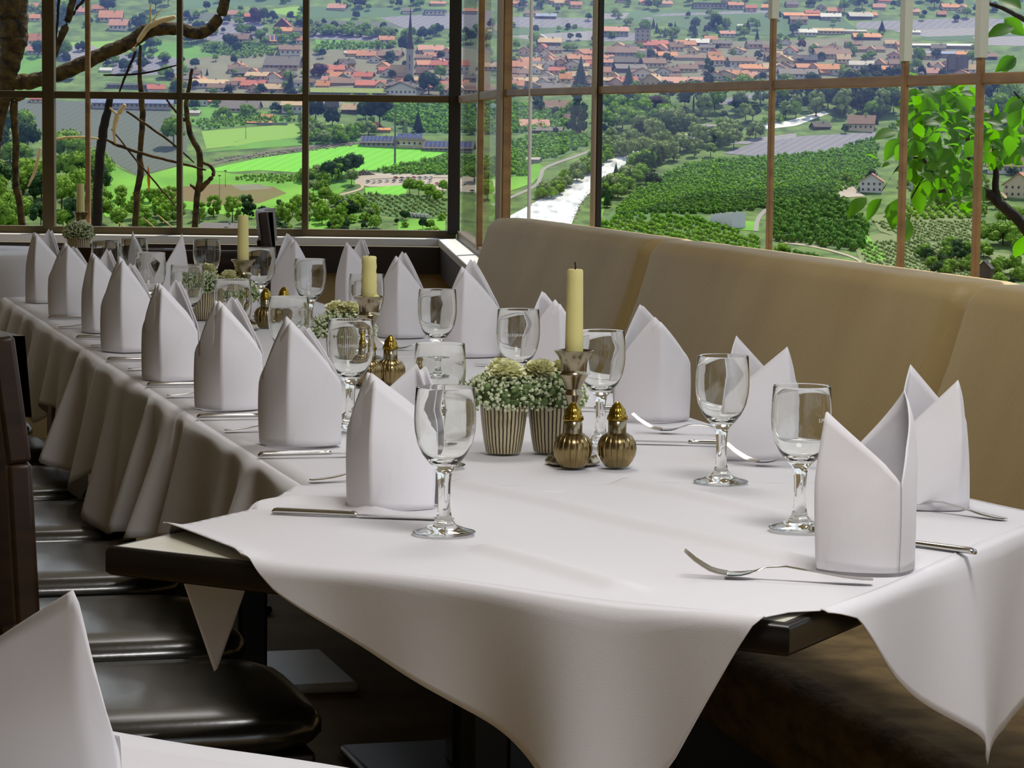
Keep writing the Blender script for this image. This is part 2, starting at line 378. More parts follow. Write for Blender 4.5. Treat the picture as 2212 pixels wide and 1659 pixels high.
tP, tC = T2(560, 1102), V((.66, 3.36))
ROWZ = atan2(A_DIR.y, A_DIR.x)
slab('t', [tA, tB, tC, V((.47, 3.61)), V((-.245, 3.50)), tP], 'dark-edged front table under the white cloth, with a bare cream corner showing at the left', (.10, 3.10, .6), foot=1, edge=BLACKWOOD)
seg = .97
NTH = ['second table of the row, behind the front table', 'third table of the row, halfway along', 'fourth table of the row, beyond the middle candlestick', 'last table of the row, nearest to the left window']
for k in range(4):
    a, b = .03 + k * seg, .03 + (k + 1) * seg - .006
    p = [rowpt(a, .006), rowpt(a, RW - .006), rowpt(b, RW - .006), rowpt(b, .006)]
    c = rowpt((a + b) / 2, .62 if k == 1 else RW / 2)
    slab('t', p, 'cloth-covered dining table, ' + NTH[k], (c.x, c.y, ROWZ), foot=2 if k == 2 else 1, grp=None)
# table at the lower left, nearest the camera
e1, e2 = T2(-620, 1440), T2(1150, 1736); ed = (e2 - e1).normalized(); en = V((ed.y, -ed.x)); en = -en if en.y > 0 else en
nearp = [e1, e2, e2 + en * .72, e1 + en * .72]
c = sum(nearp, V((0, 0))) / 4
slab('t', nearp, 'cloth-covered table at the lower left corner, closest to the camera', (c.x, c.y, atan2(ed.y, ed.x)), foot=1)
# round table by the left window
rc = V(at_y(-60, 500, 9.86).xy); rr = .385
slab('t', [rc + V((cos(i * pi / 16), sin(i * pi / 16))) * rr for i in range(32)], 'round table under a white cloth at the far left by the window', (rc.x, rc.y, 0), foot=1)

# ------------------------------------------------------------------ cloths
def clipped_grid(poly, step, zf):
    """flat polygon cut into a fine grid, so that creases can be raised in it"""
    bm = bmesh.new(); vs = [bm.verts.new((p[0], p[1], 0)) for p in poly]; bm.faces.new(vs)
    xs = [p[0] for p in poly]; ys = [p[1] for p in poly]
    def cut(co, no):
        bmesh.ops.bisect_plane(bm, geom=bm.verts[:] + bm.edges[:] + bm.faces[:], plane_co=co, plane_no=no)
    x = min(xs) + step
    while x < max(xs): cut((x, 0, 0), (1, 0, 0)); x += step
    y = min(ys) + step
    while y < max(ys): cut((0, y, 0), (0, 1, 0)); y += step
    bm.normal_update(); bm.faces.ensure_lookup_table()
    vv = [V(v.co) for v in bm.verts]; bm.verts.index_update(); ff = [tuple(v.index for v in f.verts) for f in bm.faces]
    if bm.faces[0].normal.z < 0: ff = [f[::-1] for f in ff]
    bm.free()
    return [(v.x, v.y, zf(v.x, v.y)) for v in vv], ff
def segd(p, a, b):
    d = b - a; t = max(0, min(1, (p - a).dot(d) / d.length_squared)); return (p - a - d * t).length
def wob(x, y): return .0009 * (sin(9 * x + 5 * y) + sin(13 * y - 7 * x + 2) + sin(21 * x + 3))
def flap(q, e0, e1, out, dropf, z, n=60, wave=lambda t, dz: 0, r=.014, lean=.0, zt=None):
    """cloth hanging over a straight table edge e0-e1; dropf(t) gives how far it falls"""
    rows = []; m_ = 18
    for j in range(m_ + 1):
        row = []
        for i in range(n + 1):
            t = i / n; dr = max(.0005, dropf(t)); E = e0 + (e1 - e0) * t
            s = dr * j / m_; arc = r * pi / 2
            if s < arc: u, dz = r * sin(s / r), r * (1 - cos(s / r))
            else: u, dz = r, r + (s - arc)
            u += wave(t, dz) + lean * dz
            row.append(z3(E + out * u, (zt(E.x, E.y) if zt else z) - dz))
        rows.append(row)
    q.grid(rows)
def boundary(pxs, e0, e1, out, r, extra=()):
    d = (e1 - e0); L = d.length; res = []
    for (px, py) in pxs:
        h = on_plane(px, py, z3(e0 + out * r, 0), z3(out, 0)); t = (V(h.xy) - e0).dot(d) / L / L
        res.append((t, max(.0005, TZ - h.z)))
    res = sorted(res + list(extra)); return lambda t: interp(res, t) if t >= res[0][0] else res[0][1]
def outward(a, b, c):
    d = (b - a).normalized(); n = V((d.y, -d.x)); return n if (a - c).dot(n) > 0 else -n

# front overlay cloth, laid cornerwise
ZF = TZ + .0022
fc = (tA + tC) / 2
creases = [[(984, 1049), (1200, 1095), (1300, 1120), (1690, 1212)], [(1050, 1196), (1200, 1238), (1330, 1274)], [(1120, 992), (1300, 1038), (1640, 1112)], [(560, 1102), (640, 1086), (760, 1092), (800, 1110)]]
cre = [[V(T2(*p)) for p in c] for c in creases]
liftseg = [V(T2(350, 1152)), V(T2(440, 1180)), V(T2(500, 1201))]
def zfront(x, y):
    p = V((x, y)); z = ZF + wob(x, y)
    for c in cre:
        dd, a, b = min((segd(p, a, b), tuple(a), tuple(b)) for a, b in zip(c, c[1:]))
        near = (b[0] - a[0]) * (p.y - a[1]) - (b[1] - a[1]) * (p.x - a[0]) < 0          # the steeper side of the ironed fold faces the camera
        z += .0085 * exp(-(dd / (.012 if near else .025)) ** 2)
    dd = min(segd(p, a, b) for a, b in zip(liftseg, liftseg[1:])); z += .009 * exp(-(dd / .03) ** 2)
    return z
nAB = outward(tA, tB, fc); nBC = outward(tB, tC, fc); nAP = outward(tA, tP, fc)
cAP0, cAB0 = T2(358, 1150), T2(522, 1208)
cAB1, cB, cBC0 = T2(1652, 1340), T2(1704, 1327), T2(1772, 1322)
topp = [cAP0, cAB0, cAB1, cB, cBC0, tC + (tC - tB).normalized() * .0, V((.50, 3.655)), L0 + C_DIR * .01, L0 + V((-.01, 0)), tP]
vs, fs = clipped_grid(topp, .009, zfront)
q = MB(); q.add(vs, fs)
r_ = .012
f1 = boundary([(522, 1208), (600, 1290), (760, 1400), (1000, 1560), (1160, 1659), (1350, 1800), (1470, 1659), (1600, 1425), (1652, 1342)], cAB0, cAB1, nAB, r_)
flap(q, cAB0, cAB1, nAB, f1, ZF, 90, lambda t, dz: dz * (.10 * sin(9.5 * t + .6) + .06 * sin(21 * t)), r_, .03, zfront)
f2 = boundary([(1772, 1324), (1850, 1352), (1950, 1480), (2050, 1585), (2130, 1659)], cBC0, tC, nBC, r_, [(.70, .272), (.80, .246), (.90, .19), (1.0, .13)])
flap(q, cBC0, tC, nBC, f2, ZF, 60, lambda t, dz: dz * (.10 * sin(13 * t + 1.2) + .015 * sin(29 * t)), r_, .02, zfront)
aE = tA + (tP - tA) * 1.12
f3 = boundary([(358, 1152), (390, 1255), (470, 1475), (545, 1275), (600, 1096)], cAP0, aE, nAP, r_)
flap(q, cAP0, aE, nAP, f3, ZF, 40, lambda t, dz: 0, r_, 0, zfront)
tCn = (V((.50, 3.655)) - tC); 
flap(q, tC, V((.50, 3.655)), outward(tC, V((.50, 3.655)), fc), lambda t: .13 - .05 * t, ZF, 16, lambda t, dz: .05 * dz * sin(12 * t), r_, 0, zfront)
o = q.build('tablecloth', LINEN, smooth=True, angle=180, solid=.0012, off=-1)
tag(o, 'white overlay cloth laid cornerwise on the front table, one corner hanging down in front', 'tablecloth')

HEM = [(0, .08), (.3, .12), (.5, .15), (1.0, .22), (1.3, .25), (1.55, .295), (1.82, .215), (2.03, .295), (2.35, .165), (2.61, .16), (2.83, .228), (3.0, .15), (3.2, .19), (3.5, .17), (3.9, .19)]
random.seed(3); KN = [(-.3, 0)]
while KN[-1][0] < 4.3:                                         # irregular folds: ridges and creases at uneven spacing
    KN.append((KN[-1][0] + random.choice((.05, .07, .10, .14, .20)), random.uniform(.10, .40) if len(KN) % 2 else random.uniform(-.16, .12)))
def fold(s):
    for (a, b), (c, d) in zip(KN, KN[1:]):
        if s <= c: t = (s - a) / (c - a); t = t * t * (3 - 2 * t); return b + (d - b) * t
    return 0
CLN = ['second cloth of the row, hanging in folds behind the front table', 'third cloth of the row, its hem reaching low over the dark chairs', 'fourth cloth of the row, hanging in narrow folds on the left', 'last cloth of the row, farthest from the camera']
for k in range(4):
    a, b = k * seg - (.0 if k == 0 else .03), (k + 1) * seg
    z = TZ + .0006 + .0003 * k
    q = MB(); nn_ = 30
    a0 = a - (.12 if k == 0 else 0)
    q.grid([[z3(rowpt(a0 + (b - a0) * i / 40, RW * j / 24), z + .4 * wob(*rowpt(a0 + (b - a0) * i / 40, RW * j / 24)) + .0006) for i in range(41)] for j in range(25)][::-1])
    flap(q, rowpt(a, 0), rowpt(b, 0), -C_DIR, lambda t: interp(HEM, a + (b - a) * t), z + .0006, 100, lambda t, dz: max(-.006, dz * (fold(a + (b - a) * t) + .02)), .014)
    flap(q, rowpt(a, RW), rowpt(b, RW), C_DIR, lambda t: .16 + .03 * sin(9 * t), z, 30, lambda t, dz: dz * .12 * sin(14 * t + k), .014)
    if k == 3: flap(q, rowpt(b, 0), rowpt(b, RW), A_DIR, lambda t: .18, z, 24, lambda t, dz: dz * .1 * sin(20 * t), .014)
    o = q.build('tablecloth', LINEN, smooth=True, angle=180, solid=.0012, off=-1)
    tag(o, 'white tablecloth, ' + CLN[k], 'tablecloth')
# cloth on the near left table and on the round table
q = MB(); gx = 36
q.grid([[z3(nearp[0] + (nearp[1] - nearp[0]) * i / gx + en * (.72 * j / 20), TZ + .0012 + .6 * wob(i * .03, j * .03)) for i in range(gx + 1)] for j in range(21)])
flap(q, nearp[0], nearp[1], -en, lambda t: .2, TZ + .001, 40, lambda t, dz: .08 * dz * sin(20 * t), .012)
flap(q, nearp[1], nearp[2], ed, lambda t: .2, TZ + .001, 20, lambda t, dz: .08 * dz * sin(20 * t), .012)
flap(q, nearp[0], nearp[3], -ed, lambda t: .2, TZ + .001, 20, lambda t, dz: .08 * dz * sin(20 * t), .012)
o = q.build('tablecloth', LINEN, angle=180, solid=.0012); tag(o, 'white tablecloth at the lower left corner under the cropped napkin', 'tablecloth')
q = MB(); rows = []
for j, (rad, dz) in enumerate([(.001, 0), (.2, 0), (.375, 0), (.392, .004), (.400, .016), (.405, .06), (.412, .12), (.418, .18), (.424, .24)]):
    rows.append([z3(rc + V((cos(i * pi / 48), sin(i * pi / 48))) * (rad + dz * .13 * sin(i * pi / 48 * 11)), TZ + .002 - dz) for i in range(96)])
q.grid(rows, wrap=True); o = q.build('tablecloth', LINEN, angle=180, solid=.0012); tag(o, 'bright white cloth on the round table at the far left', 'tablecloth')

# ------------------------------------------------------------------ chairs
def chair(label, loc, rz, cat='chair', grp='dark dining chairs'):
    r = empty('dining_chair', loc, rz); tag(r, label, cat, grp)
    # local +x faces the table
    q = MB(); rows = []
    for t, (ins, z) in enumerate([(.012, .425), (0, .435), (0, .452), (.008, .463), (.03, .470), (.09, .474), (.2, .475)]):
        row = []
        for i in range(32):
            a = 2 * pi * i / 32; ca, sa = cos(a), sin(a); k = (abs(ca) ** 5 + abs(sa) ** 5) ** (-1 / 5)
            row.append((ca * k * (.205 - ins), sa * k * (.225 - ins), z))
        rows.append(row)
    q.grid(rows, wrap=True); q.add(rows[-1], [tuple(range(32))]); q.add(rows[0], [tuple(range(31, -1, -1))]); q.build('seat_cushion', LEATHER, r, angle=60)
    q = MB(); q.box((0, 0, .395), (.36, .42, .055)); q.build('seat_frame', BLACKWOOD, r, bevel=.006)
    for sx_ in (-1, 1):
        for sy in (-1, 1):
            q = MB(); q.tube([(sx_ * .165, sy * .19, 0), (sx_ * .16, sy * .19, .39)], [.017, .022], n=4); q.build('leg', DARKWOOD, r, smooth=False)
    for sy in (-1, 1):
        q = MB(); P = [(-.175, sy * .20, .40), (-.182, sy * .20, .60), (-.192, sy * .20, .80), (-.212, sy * .20, .955)]
        for p0, p1 in zip(P, P[1:]): q.bar(p0, p1, .030, .040)
        q.build('back_post', DARKWOOD, r, bevel=.006)
    for (x, z, h) in ((-.197, .905, .10), (-.172, .56, .045)):
        q = MB(); q.grid([[(x - .03 * (1 - (2 * i / 10 - 1) ** 2) + dx, -.20 + .04 * i, z + h * (j - .5)) for i in range(11)] for (j, dx) in ((0, 0), (.9, -.012), (1, -.010), (1, .014), (0, .022), (0, 0))]); q.build('back_rail', DARKWOOD, r, angle=40)
    for sy in (-.10, 0, .10):
        q = MB(); q.bar((-.188, sy, .57), (-.212, sy, .87), .04, .014); q.build('back_slat', DARKWOOD, r, bevel=.004)
    return r
CZ = atan2(C_DIR.y, C_DIR.x)
WHO = ['nearest dining chair, its dark back cut by the left edge of the photo', 'second dining chair from the front on the left side, black seat shining', 'third dining chair from the front on the left side',
       'fourth dining chair from the front, beside the low cloth corner', 'fifth dining chair from the front on the left side', 'sixth dining chair from the front, half hidden under the folds', 'farthest dining chair on the left side of the row']
for k, s in enumerate((.12, .66, 1.24, 1.78, 2.36, 2.98, 3.55)):
    p = rowpt(s, -.18); chair(WHO[k], z3(p, 0), CZ)
q = V(at_y(600, 500, 8.35).xy); chair('dark dining chair seen side on beyond the table end, before the window sill', z3(V((q.x + .17, q.y + .02)), 0), R(4), grp='dark chairs at the far end')
q = V(at_y(445, 500, 9.0).xy); LOWC = chair('dark chair back just behind the far wine glasses', z3(q, 0), R(96), grp='dark chairs at the far end')
LOWC.scale.z = .85
q = V(at_y(262, 500, 9.1).xy); LOWC = chair('dark chair at the far left between the round table and the row', z3(q, 0), R(86), grp='dark chairs at the far end'); LOWC.scale.z = .85
# ================================================================== ON THE TABLES
ZT = TZ + .0045                                                # top of the cloths
def napkin(px, py, rot, label, w=.118, d=.10, hA=.165, hB=.180, hv=.088, sA=0.0, sB=0.0, layers=2, z=ZT, pt=None, band=True, grp='folded white napkins', tipA=0, tipB=0):
    """standing mitre fold: a wrapped base, a front and a back peak, low shoulders at the sides"""
    p = pt if pt is not None else T2(px, py, z)
    q = MB(); NS, NV = 40, 14
    def sheet(front, h, s0, k, hsh, ins, zadd):
        rows = []
        for j in range(NV + 1):
            row = []
            for i in range(NS + 1):
                s = -1 + 2 * i / NS
                e_ = (1 - (s - s0) / (1 - s0)) if s > s0 else (1 - (s0 - s) / (1 + s0))
                top = hsh + (h - hsh) * max(0, e_) ** .78 + zadd
                v = j / NV; zz = top * v
                vv = min(1, zz / max(h, .01))
                a = s * pi / 2
                cx_, cy_ = (w / 2) * sin(a), -(d / 2) * cos(a) ** .8 if abs(s) < 1 else 0
                tri_ = 1 - abs(s - s0) / (1 + abs(s0)); vx, vy = (w / 2) * (s * .92), -(d / 2) * (.10 * (1 - s * s) + 1.0 * max(0, tri_))
                g = min(1, .48 + vv * .75)
                x = cx_ * (1 - g) + vx * g; y = cy_ * (1 - g) + vy * g
                x *= 1 + .05 * sin(pi * min(1, zz / hsh / 1.4)); 
                y *= 1 + .10 * sin(pi * vv) - .26 * max(0, vv - .55)
                x += s0 * .0
                y += k * max(0, vv - .75) ** 2 * .35
                b = 0
                if band and front and s > .05:                 # the overlapping hem that runs up the wrap
                    line = hsh * .15 + (s - .05) * .115
                    b = .0016 if zz < line else (.0010 if zz < line + .008 else 0)
                row.append((x * (1 - ins) , (y * (1 - ins)) - b, zz) if front else (-(x * (1 - ins)), -(y * (1 - ins)), zz))
            rows.append(row)
        q.grid(rows)
    sheet(True, hA, sA, tipA, hv, 0, 0)
    sheet(False, hB, sB, tipB, hv, 0, 0)
    if layers > 1:
        sheet(True, hA * .985, sA - .16, tipA, hv * 1.02, .13, .010)
        sheet(False, hB * .985, sB + .14, tipB, hv * 1.0, .12, .006)
    if layers > 2: sheet(True, hA * .95, sA - .34, 0, hv * 1.05, .22, .016)
    o = q.build('folded_napkin', NAPK, angle=180, solid=.0011, off=0, loc=z3(p, z)); o.rotation_euler.z = rot
    return tag(o, label, 'napkin', grp)
LEFTN = [  # px, py of the base centre, turn, peaks
    (845, 1092, R(-20), dict(hA=.158, hB=.168, sB=-.45, sA=-.05, w=.118, layers=3, hv=.090), 'white folded napkin with two peaks behind the nearest wine glass at the left'),
    (648, 957, R(-10), dict(w=.125, hA=.180, hB=.165, sA=-.04), 'plump white napkin, second of the left row counted from the camera'),
    (494, 880, R(-9), dict(w=.118, hA=.170, hB=.176, layers=3, sA=.05), 'white folded napkin, third of the left row counted from the camera'),
    (368, 818, R(-14), dict(w=.112, hA=.168, hB=.174, sA=.05, layers=3), 'white folded napkin, fourth of the left row counted from the camera'),
    (276, 757, R(-8), dict(w=.115, hA=.186, hB=.172, sA=.06), 'white folded napkin, fifth of the left row, before the far wine glasses'),
    (222, 716, R(-12), dict(w=.100, hA=.168, hB=.178, layers=3), 'slim white napkin with layered edges, sixth of the left row'),
    (155, 682, R(-5), dict(w=.116, hA=.170, hB=.160, sA=.05), 'white napkin, second from the far end of the left row, below the distant flower pot'),
    (96, 652, R(-14), dict(w=.105, hA=.172, hB=.182, layers=3), 'leftmost white napkin at the far end of the left row'),
]
for px, py, rt_, kw, lb in LEFTN: napkin(px, py, rt_, 'the ' * 0 + lb, **kw)
RIGHTN = [
    (1872, 1222, R(-58), dict(w=.112, d=.112, hA=.168, hB=.186, hv=.095, sA=-.12, layers=1, tipB=.4), 'tall white napkin standing alone at the front right, a fork before it'),
    (2010, 1092, R(32), dict(w=.112, d=.092, hA=.160, hB=.172, layers=1, hv=.085), 'white napkin with a frayed hem behind the front right napkin'),
    (1632, 985, R(38), dict(w=.128, d=.092, hA=.158, hB=.168, sA=.25, layers=1, hv=.080), 'wide white napkin behind the wine glass at the right, its peaks far apart'),
    (1408, 905, R(14), dict(w=.128, d=.080, hA=.158, hB=.178, layers=2, sB=.1), 'white napkin right of the tall candlestick'),
    (1190, 852, R(18), dict(w=.110, d=.085, hA=.160, hB=.174, layers=2), 'white napkin behind the two flower pots, left of the tall candle'),
    (1018, 768, R(-4), dict(w=.120, hA=.175, hB=.190, sA=-.2, layers=2), 'white napkin before the left seam of the bench'),
    (866, 727, R(-8), dict(w=.112, hA=.172, hB=.182, sA=.05), 'white napkin right of the middle candle, before the far bench end'),
    (768, 685, R(-20), dict(w=.108, hA=.175, hB=.186), 'white napkin half hidden by the middle candle'),
    (630, 668, R(14), dict(w=.106, hA=.174, hB=.186), 'white napkin at the far right end of the row, before the beige wall'),
    (340, 660, R(88), dict(w=.075, d=.128, hA=.182, hB=.186, hv=.06, layers=1), 'upright white napkin with two thin tips among the far wine glasses'),
]
for px, py, rt_, kw, lb in RIGHTN: napkin(px, py, rt_, lb, **kw)
napkin(0, 0, R(4), 'large white napkin cropped by the lower left corner of the photo', pt=V(((-10 - CX) / FPX * 1.80, 1.80)), w=.165, d=.12, hA=.168, hB=.06, hv=.06, sA=.72, layers=1, band=False, z=TZ + .003)

# ------------------------------------------------------------------ wine glasses
def make_glass():
    prof = [(.0005, .0005), (.030, .0003), (.0350, .0012), (.0362, .0026), (.0345, .0040), (.024, .0066), (.0140, .0105), (.0095, .0165), (.0074, .027), (.0068, .042), (.0072, .058), (.0084, .068), (.0115, .0745), (.018, .0815),
            (.0255, .0910), (.0315, .1040), (.0345, .1180), (.0353, .1300), (.0349, .1440), (.0335, .1660), (.0332, .1675), (.0328, .1675), (.0325, .1660), (.0338, .1440), (.0342, .1300), (.0333, .1180),
            (.0302, .1045), (.0240, .0920), (.0160, .0850), (.0080, .0818), (.0004, .0812)]
    q = MB(); q.lathe(prof, 48); return q
GL = [(962, 836, 'wine glass at the front left, alone before the nearest double-peaked napkin'), (951, 742, 'wine glass right behind the front left glass, its bowl overlapping it'), (758, 690, 'wine glass with white print, between the two nearest left napkins'),
      (945, 625, 'wine glass before the bench, in front of two overlapping napkins'), (1120, 668, 'wine glass with a white star and print behind the left flower pot'), (1300, 714, 'wine glass partly hidden by the tall candlestick, at its right'),
      (1562, 768, 'wine glass right of the salt and pepper pair, before the wide napkin'), (1733, 833, 'wine glass left of the front right napkin'), (670, 559, 'wine glass before the napkin at the far right end of the row'),
      (792, 592, 'wine glass behind the middle candle'), (563, 535, 'wine glass right of the far candlestick'), (503, 604, 'wine glass before the far candlestick and flower pots'), (447, 517, 'wine glass against the dark chair back'),
      (404, 572, 'wine glass before the far flower pot'), (325, 545, 'wine glass before the upright thin napkin'), (228, 520, 'wine glass behind the napkins at the far left'), (290, 515, 'wine glass left of the upright thin napkin'),
      (624, 641, 'wine glass between the salt shakers halfway down the row')]
gm_ = None; GO = []
for i, (px, py, lb) in enumerate(GL):
    r = on_z(px, py, TZ + .0045 + .1675)
    if gm_ is None:
        o = make_glass().build('wine_glass', GLASS, angle=60); gm_ = o.data
    else:
        o = bpy.data.objects.new('wine_glass', gm_); COL.objects.link(o)
    o.location = (r.x, r.y, ZT); o.rotation_euler.z = i * .7; tag(o, lb, 'wine glass', 'stemmed wine glasses on the long table'); GO.append(o)
def print_on(o, text, ang, size, z, radius=.0357, star=False):
    cu = bpy.data.curves.new('print', 'FONT'); cu.body = text; cu.size = size; cu.align_x = 'CENTER'; cu.resolution_u = 2
    t = bpy.data.objects.new('print', cu); COL.objects.link(t); bpy.context.view_layer.update()
    me = t.to_mesh(); bm = bmesh.new(); bm.from_mesh(me); t.to_mesh_clear(); bpy.data.objects.remove(t)
    if star:
        pts = []
        for k in range(10):
            a = pi / 2 + k * pi / 5; rr_ = size * (.55 if k % 2 == 0 else .24); pts.append(bm.verts.new((-size * 2.0 + rr_ * cos(a), size * 1.55 + rr_ * sin(a), 0)))
        c = bm.verts.new((-size * 2.0, size * 1.55, 0))
        for k in range(10): bm.faces.new((c, pts[k], pts[(k + 1) % 10]))
    bmesh.ops.triangulate(bm, faces=bm.faces[:])
    for v in bm.verts:
        a = ang + v.co.x / radius; v.co = V((radius * cos(a), radius * sin(a), z + v.co.y))
    me = bpy.data.meshes.new('printed_lettering'); bm.to_mesh(me); bm.free(); me.materials.append(ETCH)
    q = bpy.data.objects.new('printed_lettering', me); COL.objects.link(q); q.parent = o; q.rotation_euler.z = -o.rotation_euler.z
    q['label'] = 'small white lettering on the bowl'
# the bottled-water lettering on the bowls
print_on(GO[4], 'S.PELLEGRINO', R(-102), .0062, .126, star=True)
print_on(GO[2], 'S.PELLEGRINO', R(-96), .0060, .128)
print_on(GO[7], 'S.PELLEGRINO', R(-32), .0060, .128)

# ------------------------------------------------------------------ candlesticks with candles
def candlestick(px, py, zr, hc, label, lcand, base=TZ + .0045, rc_=.0118, chipped=0, burnt=True):
    r = on_z(px, py, zr); k = (zr - base) / .158
    root = empty('candlestick', (r.x, r.y, base)); tag(root, label, 'candlestick', 'metal candlesticks on the long table')
    oct_ = lambda a, z: 1 + .04 * cos(8 * a) if z < .02 else 1
    q = MB(); q.lathe([(.0005, .0), (.036, .0), (.037, .003), (.033, .008), (.032, .012), (.026, .016), (.018, .021), (.011, .027)], 48, rf=oct_); q.build('foot', PEWTER, root)
    q = MB(); q.lathe([(.011, .027), (.0075, .034), (.0065, .045), (.0075, .055), (.0105, .062), (.0078, .069), (.0068, .078), (.0085, .086), (.0105, .090), (.0128, .096), (.0105, .102), (.0098, .104), (.0125, .110), (.0170, .118), (.0195, .1225)], 40); q.build('stem', PEWTER, root)
    q = MB(); q.lathe([(.0195, .1225), (.0205, .1245), (.0180, .1275), (.0178, .131), (.0185, .141), (.0215, .150), (.0268, .1560), (.0272, .158), (.0258, .1585), (.0200, .1520), (.0150, .1440), (.0005, .1430)], 40); q.build('cup', PEWTER, root)
    if k != 1:
        for ch in root.children: ch.scale.z = k
    c = empty('candle', (r.x, r.y, base + .1435 * k)); tag(c, lcand, 'candle', 'pale yellow candles')
    q = MB(); n = 10; pr = [(.0004, 0), (rc_ * 1.08, 0)] + [(rc_ * (1.08 - .14 * i / n) * (1 + .03 * chipped * random.uniform(-1, 1)), hc * i / n) for i in range(1, n)] + [(rc_ * .93, hc), (rc_ * .80, hc + .0022), (rc_ * .5, hc + .0012), (.0004, hc + .0008)]
    q.lathe(pr, 28, rf=(lambda a, z: 1 + .05 * sin(5 * a + z * 400)) if chipped else None)
    if chipped: q.lathe([(.0005, 0), (.010, .0), (.0085, .008), (.004, .011), (.0005, .0118)], 14, c=(.012, -.004, .006))
    q.build('wax_body', WAX, c, angle=60)
    q = MB(); q.tube([(0, 0, hc), (.0004, 0, hc + .006), (-.0006, 0, hc + (.012 if burnt else .004))], .0011, n=6); q.build('wick', WICK, c)
    return root
candlestick(1240, 757, .910, .124, 'antique silver candlestick in the middle of the front table', 'tall pale yellow candle with a black wick on the nearest candlestick')
candlestick(797, 640, .910, .084, 'antique silver candlestick behind the flowers halfway down the row', 'short drippy yellow candle halfway down the row', rc_=.0137, chipped=1, burnt=False)
candlestick(525, 561, .910, .112, 'antique silver candlestick near the far end of the row', 'pale yellow candle before the dark chair at the far end', rc_=.0125, burnt=False)
q = at_y(174, 458, 9.42); candlestick(174, 458, q.z, .108, 'small candlestick behind the pot of flowers on the round table at the far left', 'pale candle before the bare stems at the far left window', rc_=.0135, burnt=False)

# ------------------------------------------------------------------ flower pots
POT = pbr('cream glazed pot', (208, 196, 160), .35, spec=.5); nn_ = POT.node_tree; b_ = nn_.nodes['Principled BSDF']
tc_ = nn_.nodes.new('ShaderNodeTexCoord'); sp_ = nn_.nodes.new('ShaderNodeSeparateXYZ'); at_ = nn_.nodes.new('ShaderNodeMath'); at_.operation = 'ARCTAN2'
nz_ = nn_.nodes.new('ShaderNodeTexNoise'); nz_.inputs['Scale'].default_value = 60; ml_ = nn_.nodes.new('ShaderNodeMath'); ml_.operation = 'MULTIPLY_ADD'; ml_.inputs[1].default_value = 34
sn_ = nn_.nodes.new('ShaderNodeMath'); sn_.operation = 'SINE'; nm_ = nn_.nodes.new('ShaderNodeMath'); nm_.operation = 'MULTIPLY'; nm_.inputs[1].default_value = 2.2
rr_ = nn_.nodes.new('ShaderNodeValToRGB'); rr_.color_ramp.elements[0].position = .60; rr_.color_ramp.elements[1].position = .78; rr_.color_ramp.elements[0].color = rgb(206, 193, 156); rr_.color_ramp.elements[1].color = rgb(62, 46, 26)
nn_.links.new(tc_.outputs['Object'], sp_.inputs[0]); nn_.links.new(sp_.outputs['Y'], at_.inputs[0]); nn_.links.new(sp_.outputs['X'], at_.inputs[1])
nn_.links.new(tc_.outputs['Object'], nz_.inputs[0]); nn_.links.new(nz_.outputs[0], nm_.inputs[0]); nn_.links.new(at_.outputs[0], ml_.inputs[0]); nn_.links.new(nm_.outputs[0], ml_.inputs[2])
nn_.links.new(ml_.outputs[0], sn_.inputs[0]); mp_ = nn_.nodes.new('ShaderNodeMapRange'); mp_.inputs[1].default_value = -1; nn_.links.new(sn_.outputs[0], mp_.inputs[0]); nn_.links.new(mp_.outputs[0], rr_.inputs[0]); nn_.links.new(rr_.outputs[0], b_.inputs['Base Color'])
def ico(q, c, r, sub=1, mi=0, jit=.2, sq=(1, 1, 1)):
    bm = bmesh.new(); bmesh.ops.create_icosphere(bm, subdivisions=sub, radius=1)
    vs = []
    for v in bm.verts:
        k = r * (1 + random.uniform(-jit, jit)); vs.append((c[0] + v.co.x * k * sq[0], c[1] + v.co.y * k * sq[1], c[2] + v.co.z * k * sq[2]))
    bm.verts.index_update(); q.add(vs, [tuple(v.index for v in f.verts) for f in bm.faces], mi); bm.free()
def carnation(q, c, r):
    for k in range(95):
        a, b = random.uniform(0, 2 * pi), random.uniform(-.15, 1) * pi / 2; rr = r * random.uniform(.55, 1); d = V((cos(a) * cos(b), sin(a) * cos(b), sin(b) * .75))
        p = V(c) + d * rr; t = V((-sin(a), cos(a), 0)); u = d.cross(t); w = r * .34; pts = []
        for i in range(5):
            f = (i / 4 - .5) * 2; pts.append((p + t * w * f + u * random.uniform(-.3, .3) * w - d * w * .9, p + t * w * f * 1.25 + d * random.uniform(0, .35) * w + u * random.uniform(-.4, .4) * w))
        q.grid([[a_[0] for a_ in pts], [a_[1] for a_ in pts]])
